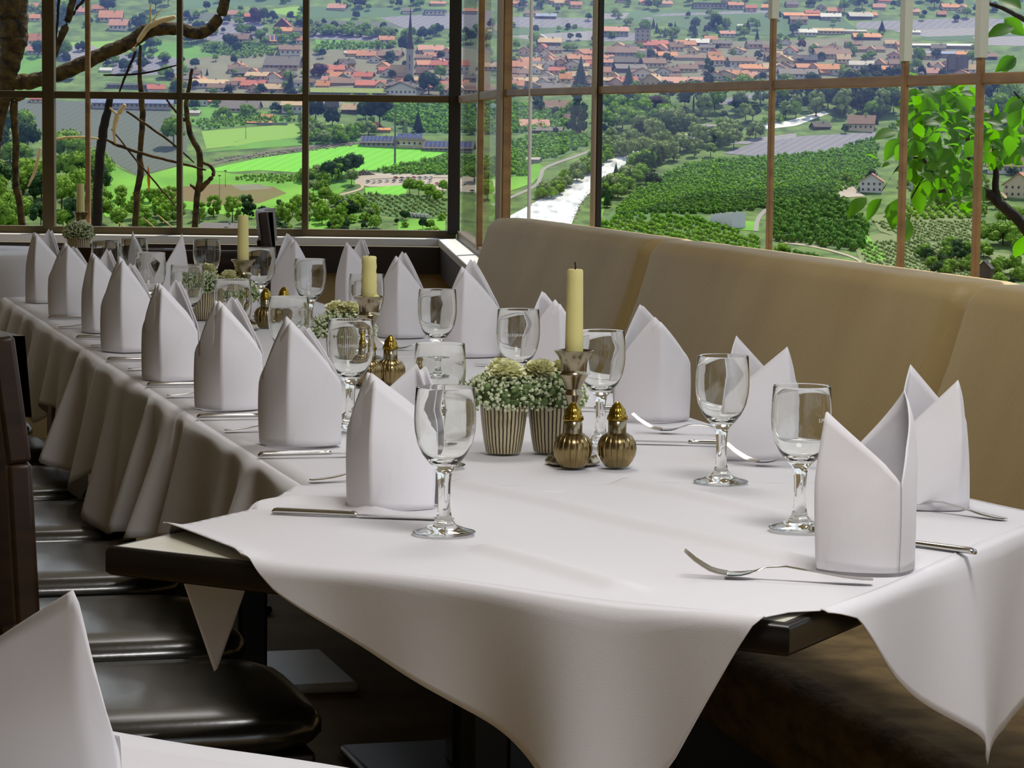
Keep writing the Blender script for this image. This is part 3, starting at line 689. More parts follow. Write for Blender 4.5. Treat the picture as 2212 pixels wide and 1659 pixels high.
def flowerpot(p, label, base=TZ + .0045, seedn=0, glazed=True, roses=2, spread=.058):
    random.seed(seedn); root = empty('flower_pot', (p[0], p[1], base), seedn * .8); tag(root, label, 'flower pot', 'small striped pots of cream flowers')
    q = MB(); q.lathe([(.0005, .0005), (.0235, .0005), (.0250, .002), (.0285, .020), (.0318, .045), (.0335, .064), (.0340, .068), (.0325, .0685), (.0300, .060), (.0005, .056)], 48); q.build('pot', POT, root, angle=60)
    q = MB()
    for k in range(150):
        a = random.uniform(0, 2 * pi); b = random.uniform(-.25, 1.2); rr = spread * random.uniform(.75, 1.02)
        ico(q, (rr * cos(a) * cos(b), rr * sin(a) * cos(b), .076 + .036 * sin(b)), random.uniform(.0030, .006), 1, 0, .5)
    for k in range(60):
        a = random.uniform(0, 2 * pi); rr = spread * random.uniform(.7, 1.1); q.tube([(.012 * cos(a), .012 * sin(a), .056), (rr * .7 * cos(a), rr * .7 * sin(a), .080), (rr * cos(a + .2), rr * sin(a + .2), .084 + random.uniform(-.012, .02))], .0009, n=4)
    ico(q, (0, 0, .078), .034, 2, 0, .12, (1, 1, .62)); gr = q.build('greenery', SPRIGG, root, smooth=False)
    q = MB()
    for k in range(760):
        a = random.uniform(0, 2 * pi); b = random.uniform(-.35, 1.25); rr = spread * random.uniform(.86, 1.10)
        ico(q, (rr * cos(a) * cos(b), rr * sin(a) * cos(b), .078 + .037 * sin(b) * random.uniform(.9, 1.1)), random.uniform(.0015, .0031), 1, 0, .25)
    q.build('tiny_blossoms', SPRIG, gr, smooth=False)
    for k in range(roses):
        a = seedn + 2 * pi * k / max(1, roses); q = MB(); carnation(q, (.019 * cos(a), .019 * sin(a), .1135), .0255); q.build('carnation', PETAL, gr, angle=180)
    return root
flowerpot(T2(1087, 978, ZT), 'striped pot of cream carnations, left of the front pair', seedn=1)
flowerpot(T2(1190, 976, ZT), 'striped pot of cream carnations behind the tall candlestick', seedn=2, spread=.048)
flowerpot(T2(742, 803, ZT), 'pot of cream flowers behind the third wine glass, under the middle candle', seedn=3)
flowerpot(T2(436, 690, ZT), 'striped pot of pale flowers behind the third napkin', seedn=4, roses=1, spread=.048)
flowerpot(T2(512, 712, ZT), 'pot of pale flowers around the far candlestick', seedn=5, spread=.046, roses=1)
q = at_y(170, 545, 9.30); random.seed(6)
r_ = flowerpot((q.x, q.y), 'pot of white flowers on the round table at the far left', base=TZ + .0025, seedn=6, roses=0, spread=.042); r_.scale = (1.2, 1.2, 1.1)
random.seed(11)

# ------------------------------------------------------------------ salt and pepper shakers
def shaker(px, py, label, rz):
    p = T2(px, py, ZT); r = empty('shaker', z3(p, ZT), rz); tag(r, label, 'shaker', 'ribbed brass salt and pepper shakers')
    rib = lambda a, z: 1 - .085 * max(0, cos(18 * a)) ** 8
    q = MB(); q.lathe([(.0005, .0002), (.0150, .0002), (.0165, .0015), (.0215, .008), (.0255, .016), (.0270, .025), (.0258, .034), (.0215, .0415), (.0150, .0462), (.0128, .047)], 216, rf=rib); q.build('body', BRASS, r, angle=180)
    q = MB(); q.lathe([(.0128, .0465), (.0124, .0500), (.0126, .0635), (.0118, .0640)], 36); q.build('neck', PEWTER, r, angle=60)
    rib2 = lambda a, z: 1 - .05 * max(0, cos(14 * a)) ** 4 if .066 < z < .078 else 1
    q = MB(); q.lathe([(.0118, .0590), (.0140, .0600), (.0146, .0620), (.0136, .0640), (.0140, .0655), (.0122, .0675), (.0116, .070), (.0104, .077), (.0088, .0785), (.0076, .081), (.0050, .0845), (.0022, .0868), (.0003, .0875)], 84, rf=rib2); cp = q.build('cap', GOLD, r, angle=60); cp.scale.z = .92; cp.location.z = .0092
    return r
shaker(1237, 1009, 'ribbed brass shaker in front of the tall candlestick', 0)
shaker(1332, 1008, 'ribbed brass shaker right of the tall candlestick', .5)
shaker(843, 832, 'brass shaker behind the peaks of the nearest left napkin', .2)
shaker(796, 834, 'shaker seen behind the printed wine glass, left of its brass twin', .7)
shaker(574, 707, 'brass shaker left of the wine glass halfway down the row', .3)
shaker(613, 703, 'shaker seen through the wine glass halfway down the row', .9)

# ------------------------------------------------------------------ cutlery
def frame2(p0, p1, z):
    d = (p1 - p0); L = d.length; return L, Matrix.Translation(z3(p0, z)) @ Matrix.Rotation(atan2(d.y, d.x), 4, 'Z')
def knife(a, b, label, z=ZT, L=.222):
    p0 = T2(*a); d = (T2(*b) - p0).normalized(); p1 = p0 + d * L
    L, M = frame2(p0, p1, z); r = empty('table_knife'); r.matrix_world = M; tag(r, label, 'knife', 'steel table knives')
    q = MB(); rows = []
    for x, w, h in [(0, .0030, .002), (.002, .0052, .0032), (.006, .0060, .0038), (.05, .0052, .0036), (.085, .0046, .0034), (.096, .0040, .0032), (.100, .0056, .0036), (.104, .0040, .0026)]:
        rows.append([(x, w * cos(t), h + h * sin(t)) for t in [2 * pi * i / 14 for i in range(14)]])
    q.grid(rows, wrap=True); q.add(rows[0], [tuple(range(13, -1, -1))]); q.add(rows[-1], [tuple(range(14))]); q.build('handle', STEEL, r, angle=60)
    q = MB(); out = [(.102, -.0030), (.112, -.0068), (.15, -.0085), (.195, -.0080), (L - .004, -.0045), (L, -.001), (L - .003, .0035), (.20, .0060), (.15, .0060), (.112, .0050), (.102, .0030)]
    n = len(out); q.add([(x, y, .0026) for x, y in out] + [(x, y, .0014) for x, y in out], [tuple(range(n)), tuple(range(2 * n - 1, n - 1, -1))] + [(i, n + i, n + (i + 1) % n, (i + 1) % n) for i in range(n)])
    q.build('blade', STEEL, r, smooth=False); return r
def fork(a, b, label, z=ZT, L=.195):
    """a: handle end, b: towards the tines"""
    p0 = T2(*a); d = (T2(*b) - p0).normalized(); p1 = p0 + d * L
    L, M = frame2(p0, p1, z); r = empty('table_fork'); r.matrix_world = M; tag(r, label, 'fork', 'steel table forks')
    zc = lambda x: interp([(0, .0018), (.02, .0024), (.05, .0065), (.085, .0125), (.105, .0130), (.118, .0085), (.130, .0030), (.142, .0014), (.155, .0022), (.168, .0060), (.182, .0140), (.195, .0250)], x)
    q = MB(); rows = []
    for x, w in [(0, .004), (.003, .0072), (.012, .0088), (.03, .0078), (.06, .0046), (.09, .0030), (.110, .0030), (.120, .0048), (.128, .0090), (.136, .0118), (.146, .0124), (.152, .0124)]:
        zz = zc(x); cup = .0018 if x > .122 else -.0006
        rows.append([(x, w * s, zz + cup * (s * s) + h) for s, h in ((-1, 0), (-.6, .0006), (0, .0008), (.6, .0006), (1, 0), (.6, -.0009), (0, -.0012), (-.6, -.0009))])
    q.grid(rows, wrap=True); q.add(rows[0], [tuple(range(7, -1, -1))]); q.build('handle', STEEL, r, angle=60)
    for k in range(4):
        y = -.0105 + .007 * k; q = MB(); q.tube([(x, y * (1 - .06 * (x - .15) / .045), zc(x) + .0012) for x in (.150, .160, .168, .176, .184, .190, .195)], [.0017, .0016, .0015, .0014, .0012, .001, .0005], n=6); q.build('tine', STEEL, r)
    return r
KL = [((588, 1117), (1018, 1134), 'in front of the nearest double-peaked napkin'), ((558, 993), (920, 984), 'before the second napkin of the left row'), ((425, 909), (740, 905), 'before the third napkin of the left row'), ((317, 839), (600, 836), 'before the fourth napkin of the left row'),
      ((231, 784), (510, 782), 'before the fifth napkin of the left row'), ((164, 735), (420, 734), 'before the sixth napkin of the left row'), ((104, 692), (340, 692), 'at the far end of the left row')]
for a, b, l in KL: knife(a, b, 'steel table knife ' + l)
FL = [((670, 1046), (1000, 1030), 'behind the nearest double-peaked napkin'), ((486, 937), (790, 929), 'beyond the second napkin of the left row'), ((360, 861), (640, 857), 'beyond the third napkin of the left row'), ((276, 803), (530, 800), 'beyond the fourth napkin of the left row'),
      ((196, 752), (430, 750), 'beyond the fifth napkin of the left row'), ((126, 712), (350, 711), 'beyond the sixth napkin of the left row')]
for a, b, l in FL: fork(a, b, 'steel table fork, its handle showing ' + l)
fork((1886, 1264), (1500, 1252), 'steel table fork in full view at the front right, tines raised', L=.205)
fork((2173, 1131), (1900, 1098), 'steel table fork at the right edge behind the front right napkin')
fork((1870, 1018), (1560, 1004), 'steel table fork before the wide napkin, beside the wine glass')
fork((1640, 945), (1340, 935), 'steel table fork before the napkin right of the tall candlestick')
knife((2107, 1207), (1760, 1158), 'steel table knife, its handle jutting right behind the front right napkin')
knife((1640, 969), (1370, 962), 'steel table knife right of the salt and pepper pair')
knife((1420, 893), (1100, 886), 'steel table knife behind the tall candlestick')
knife((1230, 808), (985, 790), 'steel table knife before the bench napkins, behind the flower pots')
fork((1010, 762), (830, 758), 'steel table fork before the napkins near the middle of the bench')
# ================================================================== THE VALLEY OUTSIDE
random.seed(21); ALB[0] = .52
def hsv(c, f): return tuple(max(0, min(255, x * f)) for x in c)
GRASS = pbr('valley grass', (70, 112, 44), .9, var=.3, vscale=.09, col2=(124, 160, 74), detail=12)
q = MB(); rows = []
for j in range(0, 80):
    py = 700 - j * 12.5
    rows.append([G(-900 + 50 * i, py + ROLL * (-900 + 50 * i - CX), 1.2 * sin(i * .9 + j * .35) * sin(j * .5 + i * .2) * 0) for i in range(82)])
q.grid(rows); o = q.build('ground', GRASS, angle=180); tag(o, kind='structure')
FM = {}
FM.update(
    pitch=stripes('mown pitch', (112, 214, 18), (124, 224, 30), .05, .4), meadow=pbr('bright meadow', (112, 190, 40), .9, var=.2, vscale=.03, col2=(134, 206, 56)),
    vine=stripes('light vineyard', (150, 200, 64), (118, 176, 50), .16, 1.2), soil=pbr('ploughed soil', (150, 116, 84), .95, var=.15, vscale=.03, col2=(128, 128, 72)),
    net=stripes('grey hail nets', (142, 140, 164), (126, 128, 146), .06, .5), netd=stripes('dark hail nets', (80, 94, 86), (88, 101, 94), .06, .3), netl=stripes('pale hail nets', (168, 164, 180), (138, 138, 152), .06, 2.1),  # net colour pushed towards lavender to carry some distance haze
    rows=stripes('orchard ground', (88, 140, 60), (70, 118, 50), .12, 1.0), rowsd=stripes('dark orchard ground', (62, 104, 46), (78, 122, 52), .12, 1.9), pale=stripes('young vineyard', (140, 148, 92), (112, 142, 70), .11, .9),
    lot=pbr('gravel lot', (206, 192, 180), .95, var=.06, vscale=.06), path=pbr('pale path', (206, 190, 164), .95), road=pbr('grey road', (172, 168, 166), .9), track=pbr('running track edge', (128, 120, 112), .95), rub=pbr('rubble', (168, 156, 148), .9, var=.4, vscale=.5),
    river=pbr('white river water', (255, 255, 255), .35, var=.3, vscale=.22, stretch=(1, .3, 1), col2=(255, 255, 255), bump=1, bscale=.25), yard=pbr('village ground', (140, 140, 118), .95, var=.15, vscale=.04), yell=pbr('yellow blossom strip', (206, 220, 20), .9),
    green=pbr('green field', (104, 168, 56), .9, var=.2, vscale=.04), farg=pbr('far green field', (86, 126, 84), .9, var=.2, vscale=.02))  # far green cooled to carry some distance haze
FM['river'].node_tree.nodes['Color Ramp'].color_ramp.elements[0].color = (.34, .35, .38, 1); FM['river'].node_tree.nodes['Color Ramp'].color_ramp.elements[1].color = (.86, .86, .88, 1)
LAYER = [0]; BLOB = ico
def field(poly, mat, name='field', dz=None, kind='structure', step=6.5):
    """ground patch: the polygon cut into a grid and draped on the slope"""
    LAYER[0] += 1; h = dz if dz is not None else .03 + .003 * LAYER[0]
    vs, fs = clipped_grid(poly, step, lambda x, y: 0)
    q = MB(); q.add([G(v[0], v[1], h) for v in vs], [f[::-1] for f in fs]); o = q.build(name, FM[mat], smooth=False); tag(o, kind=kind); return o
def strip(pts, w, mat, name='road'):
    pts = smoothpath([V((p[0], p[1], 0)) for p in pts], 6); LAYER[0] += 1; q = MB(); rows = [[], []]
    ws = w if isinstance(w, (list, tuple)) else [w, w]
    for i, p in enumerate(pts):
        d = (pts[min(i + 1, len(pts) - 1)] - pts[max(i - 1, 0)]).normalized(); n = V((-d.y, d.x, 0)); ww = ws[0] + (ws[1] - ws[0]) * i / len(pts)
        n.y *= .5
        for k, s in ((0, 1), (1, -1)):
            c = p + n * (s * ww / 2); rows[k].append(G(c.x, c.y, .05 + .003 * LAYER[0]))
    q.grid(rows); o = q.build(name, FM[mat], smooth=False); tag(o, kind='structure')
# --- fields, far to near
field([(-60, 60), (60, 60), (115, 150), (115, 215), (-60, 230)], 'green')
field([(120, 92), (330, 86), (330, 112), (120, 112)], 'vine'); field([(125, 100), (200, 98), (260, 128), (130, 135)], 'netl')
field([(290, 88), (420, 95), (470, 125), (390, 145), (280, 120)], 'green'); field([(250, 118), (385, 125), (390, 160), (240, 165)], 'net')
field([(395, 48), (560, 44), (580, 78), (470, 90), (395, 80)], 'net'); field([(398, 20), (660, 8), (660, -60), (398, -60)], 'farg'); field([(396, 30), (500, 26), (500, 40), (396, 44)], 'netd')
field([(440, 92), (560, 95), (620, 118), (520, 130), (430, 110)], 'rows'); field([(590, 20), (660, 12), (660, 40), (590, 28)], 'vine')
field([(670, 42), (880, 50), (880, 62), (670, 50)], 'netd'); field([(670, 70), (850, 76), (850, 90), (670, 84)], 'net'); field([(680, 85), (845, 92), (830, 112), (690, 112)], 'green'); field([(670, 14), (960, 20), (960, 34), (670, 40)], 'farg')
field([(820, 38), (1062, 22), (1062, 60), (880, 64)], 'net'); field([(1085, 36), (1290, 40), (1290, 62), (1085, 58)], 'net'); field([(1088, 62), (1260, 58), (1260, 72), (1090, 76)], 'farg'); field([(1100, 78), (1290, 66), (1290, 86), (1180, 92)], 'netl')
field([(1120, 112), (1300, 106), (1300, 130), (1160, 132)], 'net'); field([(1000, 100), (1070, 104), (1070, 124), (1000, 118)], 'netd')
field([(1300, 26), (1660, 18), (1720, 28), (1660, 44), (1300, 52)], 'farg'); field([(1430, 30), (1660, 22), (1700, 34), (1560, 44), (1380, 42)], 'net'); field([(1295, 30), (1360, 28), (1350, 40), (1295, 42)], 'netl')
field([(1300, 76), (1380, 70), (1380, 88), (1300, 90)], 'net')
field([(1850, 48), (2112, 38), (2230, 46), (2230, 62), (1960, 66), (1850, 62)], 'net'); field([(1930, 66), (2230, 56), (2230, 78), (2050, 84), (1960, 76)], 'netl'); field([(1990, 80), (2230, 72), (2230, 86), (2000, 88)], 'farg'); field([(1840, 88), (1960, 84), (1960, 100), (1850, 98)], 'green')
field([(2100, 80), (2230, 78), (2230, 100), (2120, 98)], 'netl')
# village ground
field([(400, 128), (560, 112), (960, 100), (1060, 110), (1060, 215), (400, 240)], 'yard'); field([(1085, 130), (1300, 100), (1900, 80), (2120, 110), (2120, 175), (1660, 175), (1300, 195), (1085, 205)], 'yard')
field([(1400, 36), (1800, 24), (1860, 70), (1700, 78), (1500, 70)], 'farg', dz=.2)
# middle distance
field([(740, 218), (1062, 218), (1190, 228), (1240, 256), (1225, 282), (1090, 292), (900, 292), (780, 262)], 'rows')
field([(0, 212), (332, 226), (402, 262), (404, 330), (380, 360), (300, 380), (245, 350), (180, 300), (0, 262)], 'netd')
field([(395, 215), (560, 240), (640, 262), (440, 280), (395, 260)], 'green'); field([(435, 284), (560, 274), (648, 266), (742, 268), (742, 286), (680, 302), (560, 310), (446, 322)], 'vine')
field([(430, 330), (640, 315), (780, 304), (960, 322), (860, 300), (700, 290), (560, 306)], 'green')
field([(440, 368), (560, 342), (700, 322), (775, 312), (972, 328), (900, 352), (830, 366), (700, 376), (560, 368), (500, 372)], 'pitch', 'football_pitch')
field([(812, 368), (960, 338), (1062, 340), (1142, 346), (1142, 382), (960, 378), (830, 378)], 'rows')
field([(1085, 310), (1165, 290), (1268, 290), (1268, 318), (1190, 348), (1085, 352)], 'rows')
field([(216, 348), (300, 384), (390, 358), (500, 376), (660, 378), (765, 396), (700, 440), (560, 474), (380, 450), (230, 470), (190, 430)], 'meadow')
field([(330, 408), (470, 398), (590, 404), (620, 418), (560, 440), (480, 444), (360, 430)], 'soil'); field([(500, 400), (560, 398), (590, 408), (520, 412)], 'yard')
field([(680, 372), (770, 372), (770, 400), (680, 420)], 'green')
field([(765, 384), (800, 374), (960, 378), (1075, 388), (1075, 420), (960, 412), (880, 402), (800, 404), (768, 398)], 'lot', 'parking_lot')
field([(788, 406), (880, 400), (876, 426), (830, 430), (790, 418)], 'pitch', 'lawn'); field([(840, 424), (872, 422), (870, 430), (845, 430)], 'yell')
field([(700, 428), (800, 418), (960, 430), (965, 472), (860, 470), (740, 452)], 'rows'); field([(860, 476), (962, 472), (962, 520), (860, 520)], 'meadow'); field([(660, 470), (770, 462), (790, 474), (700, 500), (660, 500)], 'meadow')
field([(1085, 396), (1160, 350), (1180, 366), (1150, 396), (1085, 420)], 'meadow'); field([(1180, 404), (1220, 372), (1238, 372), (1215, 410), (1160, 424)], 'green')
# river
field([(1085, 476), (1140, 446), (1200, 412), (1225, 388), (1262, 366), (1320, 342), (1368, 324), (1400, 318), (1392, 334), (1362, 350), (1318, 378), (1285, 404), (1254, 440), (1236, 480), (1228, 520), (1085, 520)], 'river', 'river')
field([(1404, 308), (1480, 290), (1560, 282), (1560, 290), (1500, 302), (1430, 318)], 'river', 'river'); field([(1630, 272), (1700, 262), (1780, 240), (1790, 246), (1720, 272), (1640, 282)], 'river', 'river')
strip([(1062, 444), (1110, 424), (1156, 402), (1168, 382), (1180, 362), (1250, 336), (1275, 326)], 9, 'road', 'footpath')
strip([(660, 446), (720, 426), (780, 408), (775, 395)], 7, 'path', 'footpath'); strip([(455, 356), (560, 332), (660, 318), (780, 309)], 8, 'track', 'running_track')
strip([(800, 388), (900, 384), (1000, 386)], 3, 'track', 'path')
# right bank
field([(1560, 332), (1640, 306), (1740, 294), (1890, 286), (1900, 300), (1780, 328), (1660, 340)], 'net'); field([(1572, 312), (1640, 298), (1720, 288), (1720, 298), (1610, 312)], 'netl'); field([(1540, 222), (1600, 205), (1730, 194), (1730, 206), (1620, 214), (1560, 228)], 'net')
field([(1310, 470), (1340, 440), (1400, 390), (1490, 352), (1640, 338), (1760, 330), (1890, 306), (1900, 360), (1860, 400), (1800, 424), (1640, 452), (1520, 462), (1400, 462), (1310, 490)], 'rows')
field([(1286, 478), (1400, 462), (1520, 466), (1640, 520), (1640, 570), (1286, 500)], 'rows'); field([(1662, 450), (1800, 412), (1880, 500), (1860, 545), (1662, 520)], 'rowsd')
field([(1880, 470), (1990, 440), (2110, 450), (2110, 520), (1960, 520), (1900, 500)], 'pale'); field([(1840, 520), (1900, 505), (1990, 520), (2110, 540), (2110, 640), (1990, 640), (1860, 570)], 'pale'); field([(2108, 540), (2260, 560), (2260, 660), (2108, 640)], 'pale'); field([(1836, 512), (1870, 505), (1920, 560), (1880, 566)], 'meadow')
field([(1560, 474), (1640, 480), (1640, 500), (1570, 496)], 'meadow'); field([(1290, 404), (1316, 420), (1300, 470), (1286, 470)], 'meadow')
strip([(1632, 500), (1640, 470), (1670, 445), (1740, 420), (1800, 404), (1816, 390), (1820, 372)], [9, 18], 'road', 'lane'); strip([(1690, 524), (1760, 534), (1830, 552), (1860, 566)], 7, 'path', 'lane')
field([(1800, 398), (1834, 388), (1850, 412), (1870, 425), (1810, 428)], 'lot', 'lane')

# --- plants
def mesh_of(q, name, mats):
    o = q.build(name, mats, smooth=False); me = o.data; bpy.data.objects.remove(o); return me
ALB[0] = .9
def foliage(name, c, c2): return pbr(name, c, .85, var=.3, vscale=.55, col2=c2, detail=6, spec=.2)
FO = dict(mid=foliage('mid green leaves', (66, 104, 28), (142, 180, 60)), dark=foliage('dark green leaves', (28, 56, 30), (58, 92, 44)), lite=foliage('light green leaves', (88, 134, 30), (146, 186, 56)), willow=foliage('grey green leaves', (96, 122, 64), (152, 170, 104)),
          fir=foliage('fir needles', (22, 44, 30), (46, 72, 42)), copper=foliage('copper leaves', (66, 46, 48), (96, 72, 66)), apple=foliage('orchard leaves', (70, 118, 26), (130, 178, 46)), appled=foliage('dark orchard leaves', (40, 80, 26), (92, 138, 42)))
TRUNK = pbr('tree trunk', (70, 56, 42), .9)
def tuft(q, c, r, n, s, mi=0):
    "small leaf clusters sticking out of a clump"
    for _ in range(n):
        a, b = random.uniform(0, 6.283), math.asin(random.uniform(-.6, 1)); d = V((cos(a) * cos(b), sin(a) * cos(b), sin(b))); p = V(c) + d * r * random.uniform(.85, 1.18)
        t = V((random.uniform(-1, 1), random.uniform(-1, 1), random.uniform(-1, 1))).normalized(); u = (t.cross(d) + d * random.uniform(-.5, .5)).normalized(); k = s * random.uniform(.6, 1.3)
        q.add([p - u * k, p + u * k * .9 + t * k * .4, p + t * k * 1.3], [(0, 1, 2)], mi)
LOBES = []
def crown(kind, mat):
    q = MB(); LOBES.clear()
    def ico(q, c, r, sub=1, mi=0, jit=.2, sq=(1, 1, 1)):
        BLOB(q, c, r * .92, 1, mi, .14, sq); tuft(q, c, r, 46, r * .26, mi)
    if kind == 'round':
        for k in range(26):
            a, b = random.uniform(0, 2 * pi), random.uniform(-.5, 1.3); rr = .30 * random.uniform(.75, 1.1)
            ico(q, (rr * cos(a) * cos(b), rr * sin(a) * cos(b), .58 + .30 * sin(b)), random.uniform(.11, .19), 2, 0, .22)
    elif kind == 'bush':
        for k in range(22):
            a, b = random.uniform(0, 2 * pi), random.uniform(-.1, 1.4); rr = .40 * random.uniform(.6, 1.1)
            ico(q, (rr * cos(a) * cos(b), rr * sin(a) * cos(b), .30 + .40 * sin(b)), random.uniform(.12, .22), 2, 0, .24)
    elif kind == 'loose':
        for k in range(34):
            a = random.uniform(0, 2 * pi); z = random.uniform(.2, 1.0); rr = .32 * sqrt(max(.05, 1 - (2 * abs(z - .55)) ** 2)) * random.uniform(.5, 1.1)
            ico(q, (rr * cos(a), rr * sin(a), z), random.uniform(.07, .13), 2, 0, .35, (1, 1, 1.2))
    elif kind == 'fir':
        for k in range(9):
            z = .12 + .86 * k / 9; r0 = .25 * (1 - k / 9.4); n = 14; ring = []
            for i in range(n): a = 2 * pi * i / n + k; ring.append((r0 * (1.15 if i % 2 else .75) * cos(a) * random.uniform(.9, 1.1), r0 * (1.15 if i % 2 else .75) * sin(a), z - .03 * (i % 2)))
            b = len(ring); q.add(ring + [(0, 0, z + .20)], [(i, (i + 1) % n, n) for i in range(n)])
    elif kind == 'poplar':
        for k in range(30):
            z = random.uniform(.1, .95); rr = .11 * sqrt(max(.05, 1 - (2 * abs(z - .48)) ** 2)); a = random.uniform(0, 2 * pi)
            ico(q, (rr * cos(a), rr * sin(a), z), random.uniform(.05, .08), 2, 0, .3, (1, 1, 1.6))
    q.tube([(0, 0, -.08), (0, 0, .5)], [.03, .018], n=6, mi=1)
    return mesh_of(q, kind, [mat, TRUNK])
PROTO = {}
def proto(kind, mat):
    if (kind, mat) not in PROTO: PROTO[kind, mat] = [crown(kind, FO[mat]) for _ in range(3 if mat in ('mid', 'dark', 'lite') and kind in ('round', 'bush') else 2)]
    return random.choice(PROTO[kind, mat])
PL = []; ORCH = []
KNAME = dict(round='broadleaf_tree', bush='bush', loose='slender_tree', fir='conifer_tree', poplar='poplar_tree')
KCAT = dict(round='tree', bush='bush', loose='tree', fir='conifer', poplar='poplar')
def plant(px, py, h, kind, mat, label, group=None, wide=1.0):
    o = bpy.data.objects.new(KNAME[kind], proto(kind, mat)); COL.objects.link(o); p = G(px, py, -.2); s = h * gm(px, py)
    o.location = p; o.scale = (s * wide, s * wide, s); o.rotation_euler.z = random.uniform(0, 6.28); PL.append((o, px, py)); return tag(o, label, KCAT[kind], group)
PLANTED = []; FAR = {}
def scatter(n, poly, h, kinds, label, wide=1.0):
    """n plants in a polygon; the nearest ones become objects, the rest of a small-leaved group goes into the mass of distant trees"""
    xs = [p[0] for p in poly]; ys = [p[1] for p in poly]; pts = []; tries = 0
    while len(pts) < n and tries < 5000:
        tries += 1; p = (random.uniform(min(xs), max(xs)), random.uniform(min(ys), max(ys)))
        if inside(p, poly) and all(abs(p[0] - a) + 2.2 * abs(p[1] - b) > (h[0] + c) * .36 for a, b, c in pts + PLANTED): pts.append((p[0], p[1], h[0]))
    PLANTED.extend(pts); pts.sort(key=lambda t: -t[1]); keep = len(pts) if h[1] > 36 else int(len(pts) * .72)
    for i, (x, y, _) in enumerate(pts):
        k, mt = random.choice(kinds)
        if i < keep: plant(x, y, random.uniform(*h), k, mt, label % KNAME[k].replace('_', ' '), label % (KNAME[k].replace('_', ' ').replace('bush', 'bushe') + 's'), wide)
        else: FAR.setdefault(mt, []).append((proto(k, mt), G(x, y, -.2), random.uniform(*h) * gm(x, y), random.uniform(0, 6.28), x, y))
# single plants that stand out
for a in [(712, 392, 46, 'round', 'dark', 'left one of three dark round trees below the football pitch', 1.1), (738, 388, 50, 'round', 'dark', 'middle one of three dark round trees below the football pitch', 1.1), (764, 380, 50, 'round', 'dark', 'right one of three dark round trees below the football pitch', 1.1),
          (903, 286, 46, 'fir', 'fir', 'dark conifer behind the solar-roofed club house', 1.3), (875, 290, 34, 'fir', 'willow', 'small pale conifer left of the dark conifer by the club house', 1), (820, 272, 66, 'round', 'fir', 'big dark tree above the solar-roofed club house', 1), (682, 268, 56, 'round', 'fir', 'dark tree before the pointed grey roof', 1), (718, 272, 46, 'bush', 'fir', 'dark bush before the tan house', .9), (790, 268, 52, 'round', 'dark', 'dark tree right of the tan house', .9),
          (822, 172, 36, 'round', 'dark', 'dark tree left of the church nave', 1.2), (926, 206, 52, 'round', 'dark', 'large dark tree right of the church tower', 1.1), (893, 178, 28, 'round', 'dark', 'tree at the foot of the church tower', .9), (868, 118, 40, 'round', 'fir', 'dark tree behind the church spire', .7), (952, 172, 30, 'round', 'mid', 'rounded green tree right of the church', 1.1),
          (1510, 176, 48, 'poplar', 'dark', 'left one of two dark poplars in the village', 1.2), (1531, 182, 58, 'poplar', 'dark', 'right one of two dark poplars in the village', 1.2), (1358, 186, 44, 'fir', 'dark', 'dark conifer in the village right of the black window post', 1.4), (1250, 290, 108, 'poplar', 'dark', 'tall dark poplar left of the black window post, by the small white chapel', 1.1), (1254, 190, 64, 'fir', 'fir', 'tall dark conifer left of the black window post', 1.2),
          (1394, 104, 46, 'round', 'fir', 'dark tree before the grey tower block', 1), (1498, 240, 66, 'round', 'dark', 'large dark tree under the right cross rail', 1.3), (1440, 226, 52, 'round', 'fir', 'dark tree beside the copper tree under the right cross rail', 1), (1418, 250, 44, 'round', 'copper', 'copper-leaved tree above the river park', 1), (1352, 238, 46, 'round', 'dark', 'dark round tree by the red roof right of the black window post', 1.1),
          (1410, 398, 30, 'bush', 'fir', 'round dark bush on the edge of the big orchard', 1.3), (745, 470, 46, 'bush', 'fir', 'large dark bush in the lower middle of the left window', 1.4), (876, 476, 22, 'round', 'dark', 'small dark tree above the round bales', 1.1), (502, 480, 54, 'loose', 'mid', 'green tree left of the far candle flame tip', 1.0), (535, 470, 46, 'loose', 'dark', 'small tree just right of the far candle', 1),
          (375, 318, 66, 'round', 'mid', 'large round green tree before the dark netted field', .95), (690, 165, 34, 'bush', 'copper', 'copper-leaved bush beside the pink house', 1.2), (550, 50, 34, 'round', 'copper', 'dark purple tree behind the red-roofed upper house', 1), (625, 110, 34, 'round', 'dark', 'round tree above the white chalet', 1), (493, 100, 28, 'round', 'dark', 'round dark tree left of the brown chalet', 1.1), (474, 175, 46, 'fir', 'fir', 'conifer before the long apartment building', .9), (628, 200, 46, 'fir', 'fir', 'dark conifer beside the flat-roofed hall', .9), (608, 258, 50, 'round', 'willow', 'large grey-green tree by the white house under the rail', 1.1),
          (2166, 530, 60, 'bush', 'mid', 'dense rounded tree at the lower right behind the mullion', 1.2), (1786, 150, 24, 'round', 'fir', 'dark tree beside the orange-roofed house, right village', 1.3), (1828, 168, 30, 'bush', 'fir', 'dark shrub below the modern white house', 1), (1868, 172, 26, 'round', 'dark', 'dark tree left of the pale mullion in the right village', 1.2), (1905, 68, 24, 'fir', 'fir', 'dark conifer left of the big glass roofs', 1.5), (1828, 56, 28, 'round', 'dark', 'round tree behind the far white halls', 1), (1716, 76, 26, 'round', 'dark', 'dark round tree left of the white flat-roofed house', 1.1),
          (1625, 54, 18, 'round', 'lite', 'bright green tree far behind, left of the pale mullion', 1.1), (1556, 70, 14, 'round', 'lite', 'tiny yellow-green tree in the far village', 1.3), (1690, 550, 30, 'bush', 'lite', 'yellow-green bush at the corner of the mullion and the bench', 1.2)]:
    plant(*a[:6], wide=a[6])
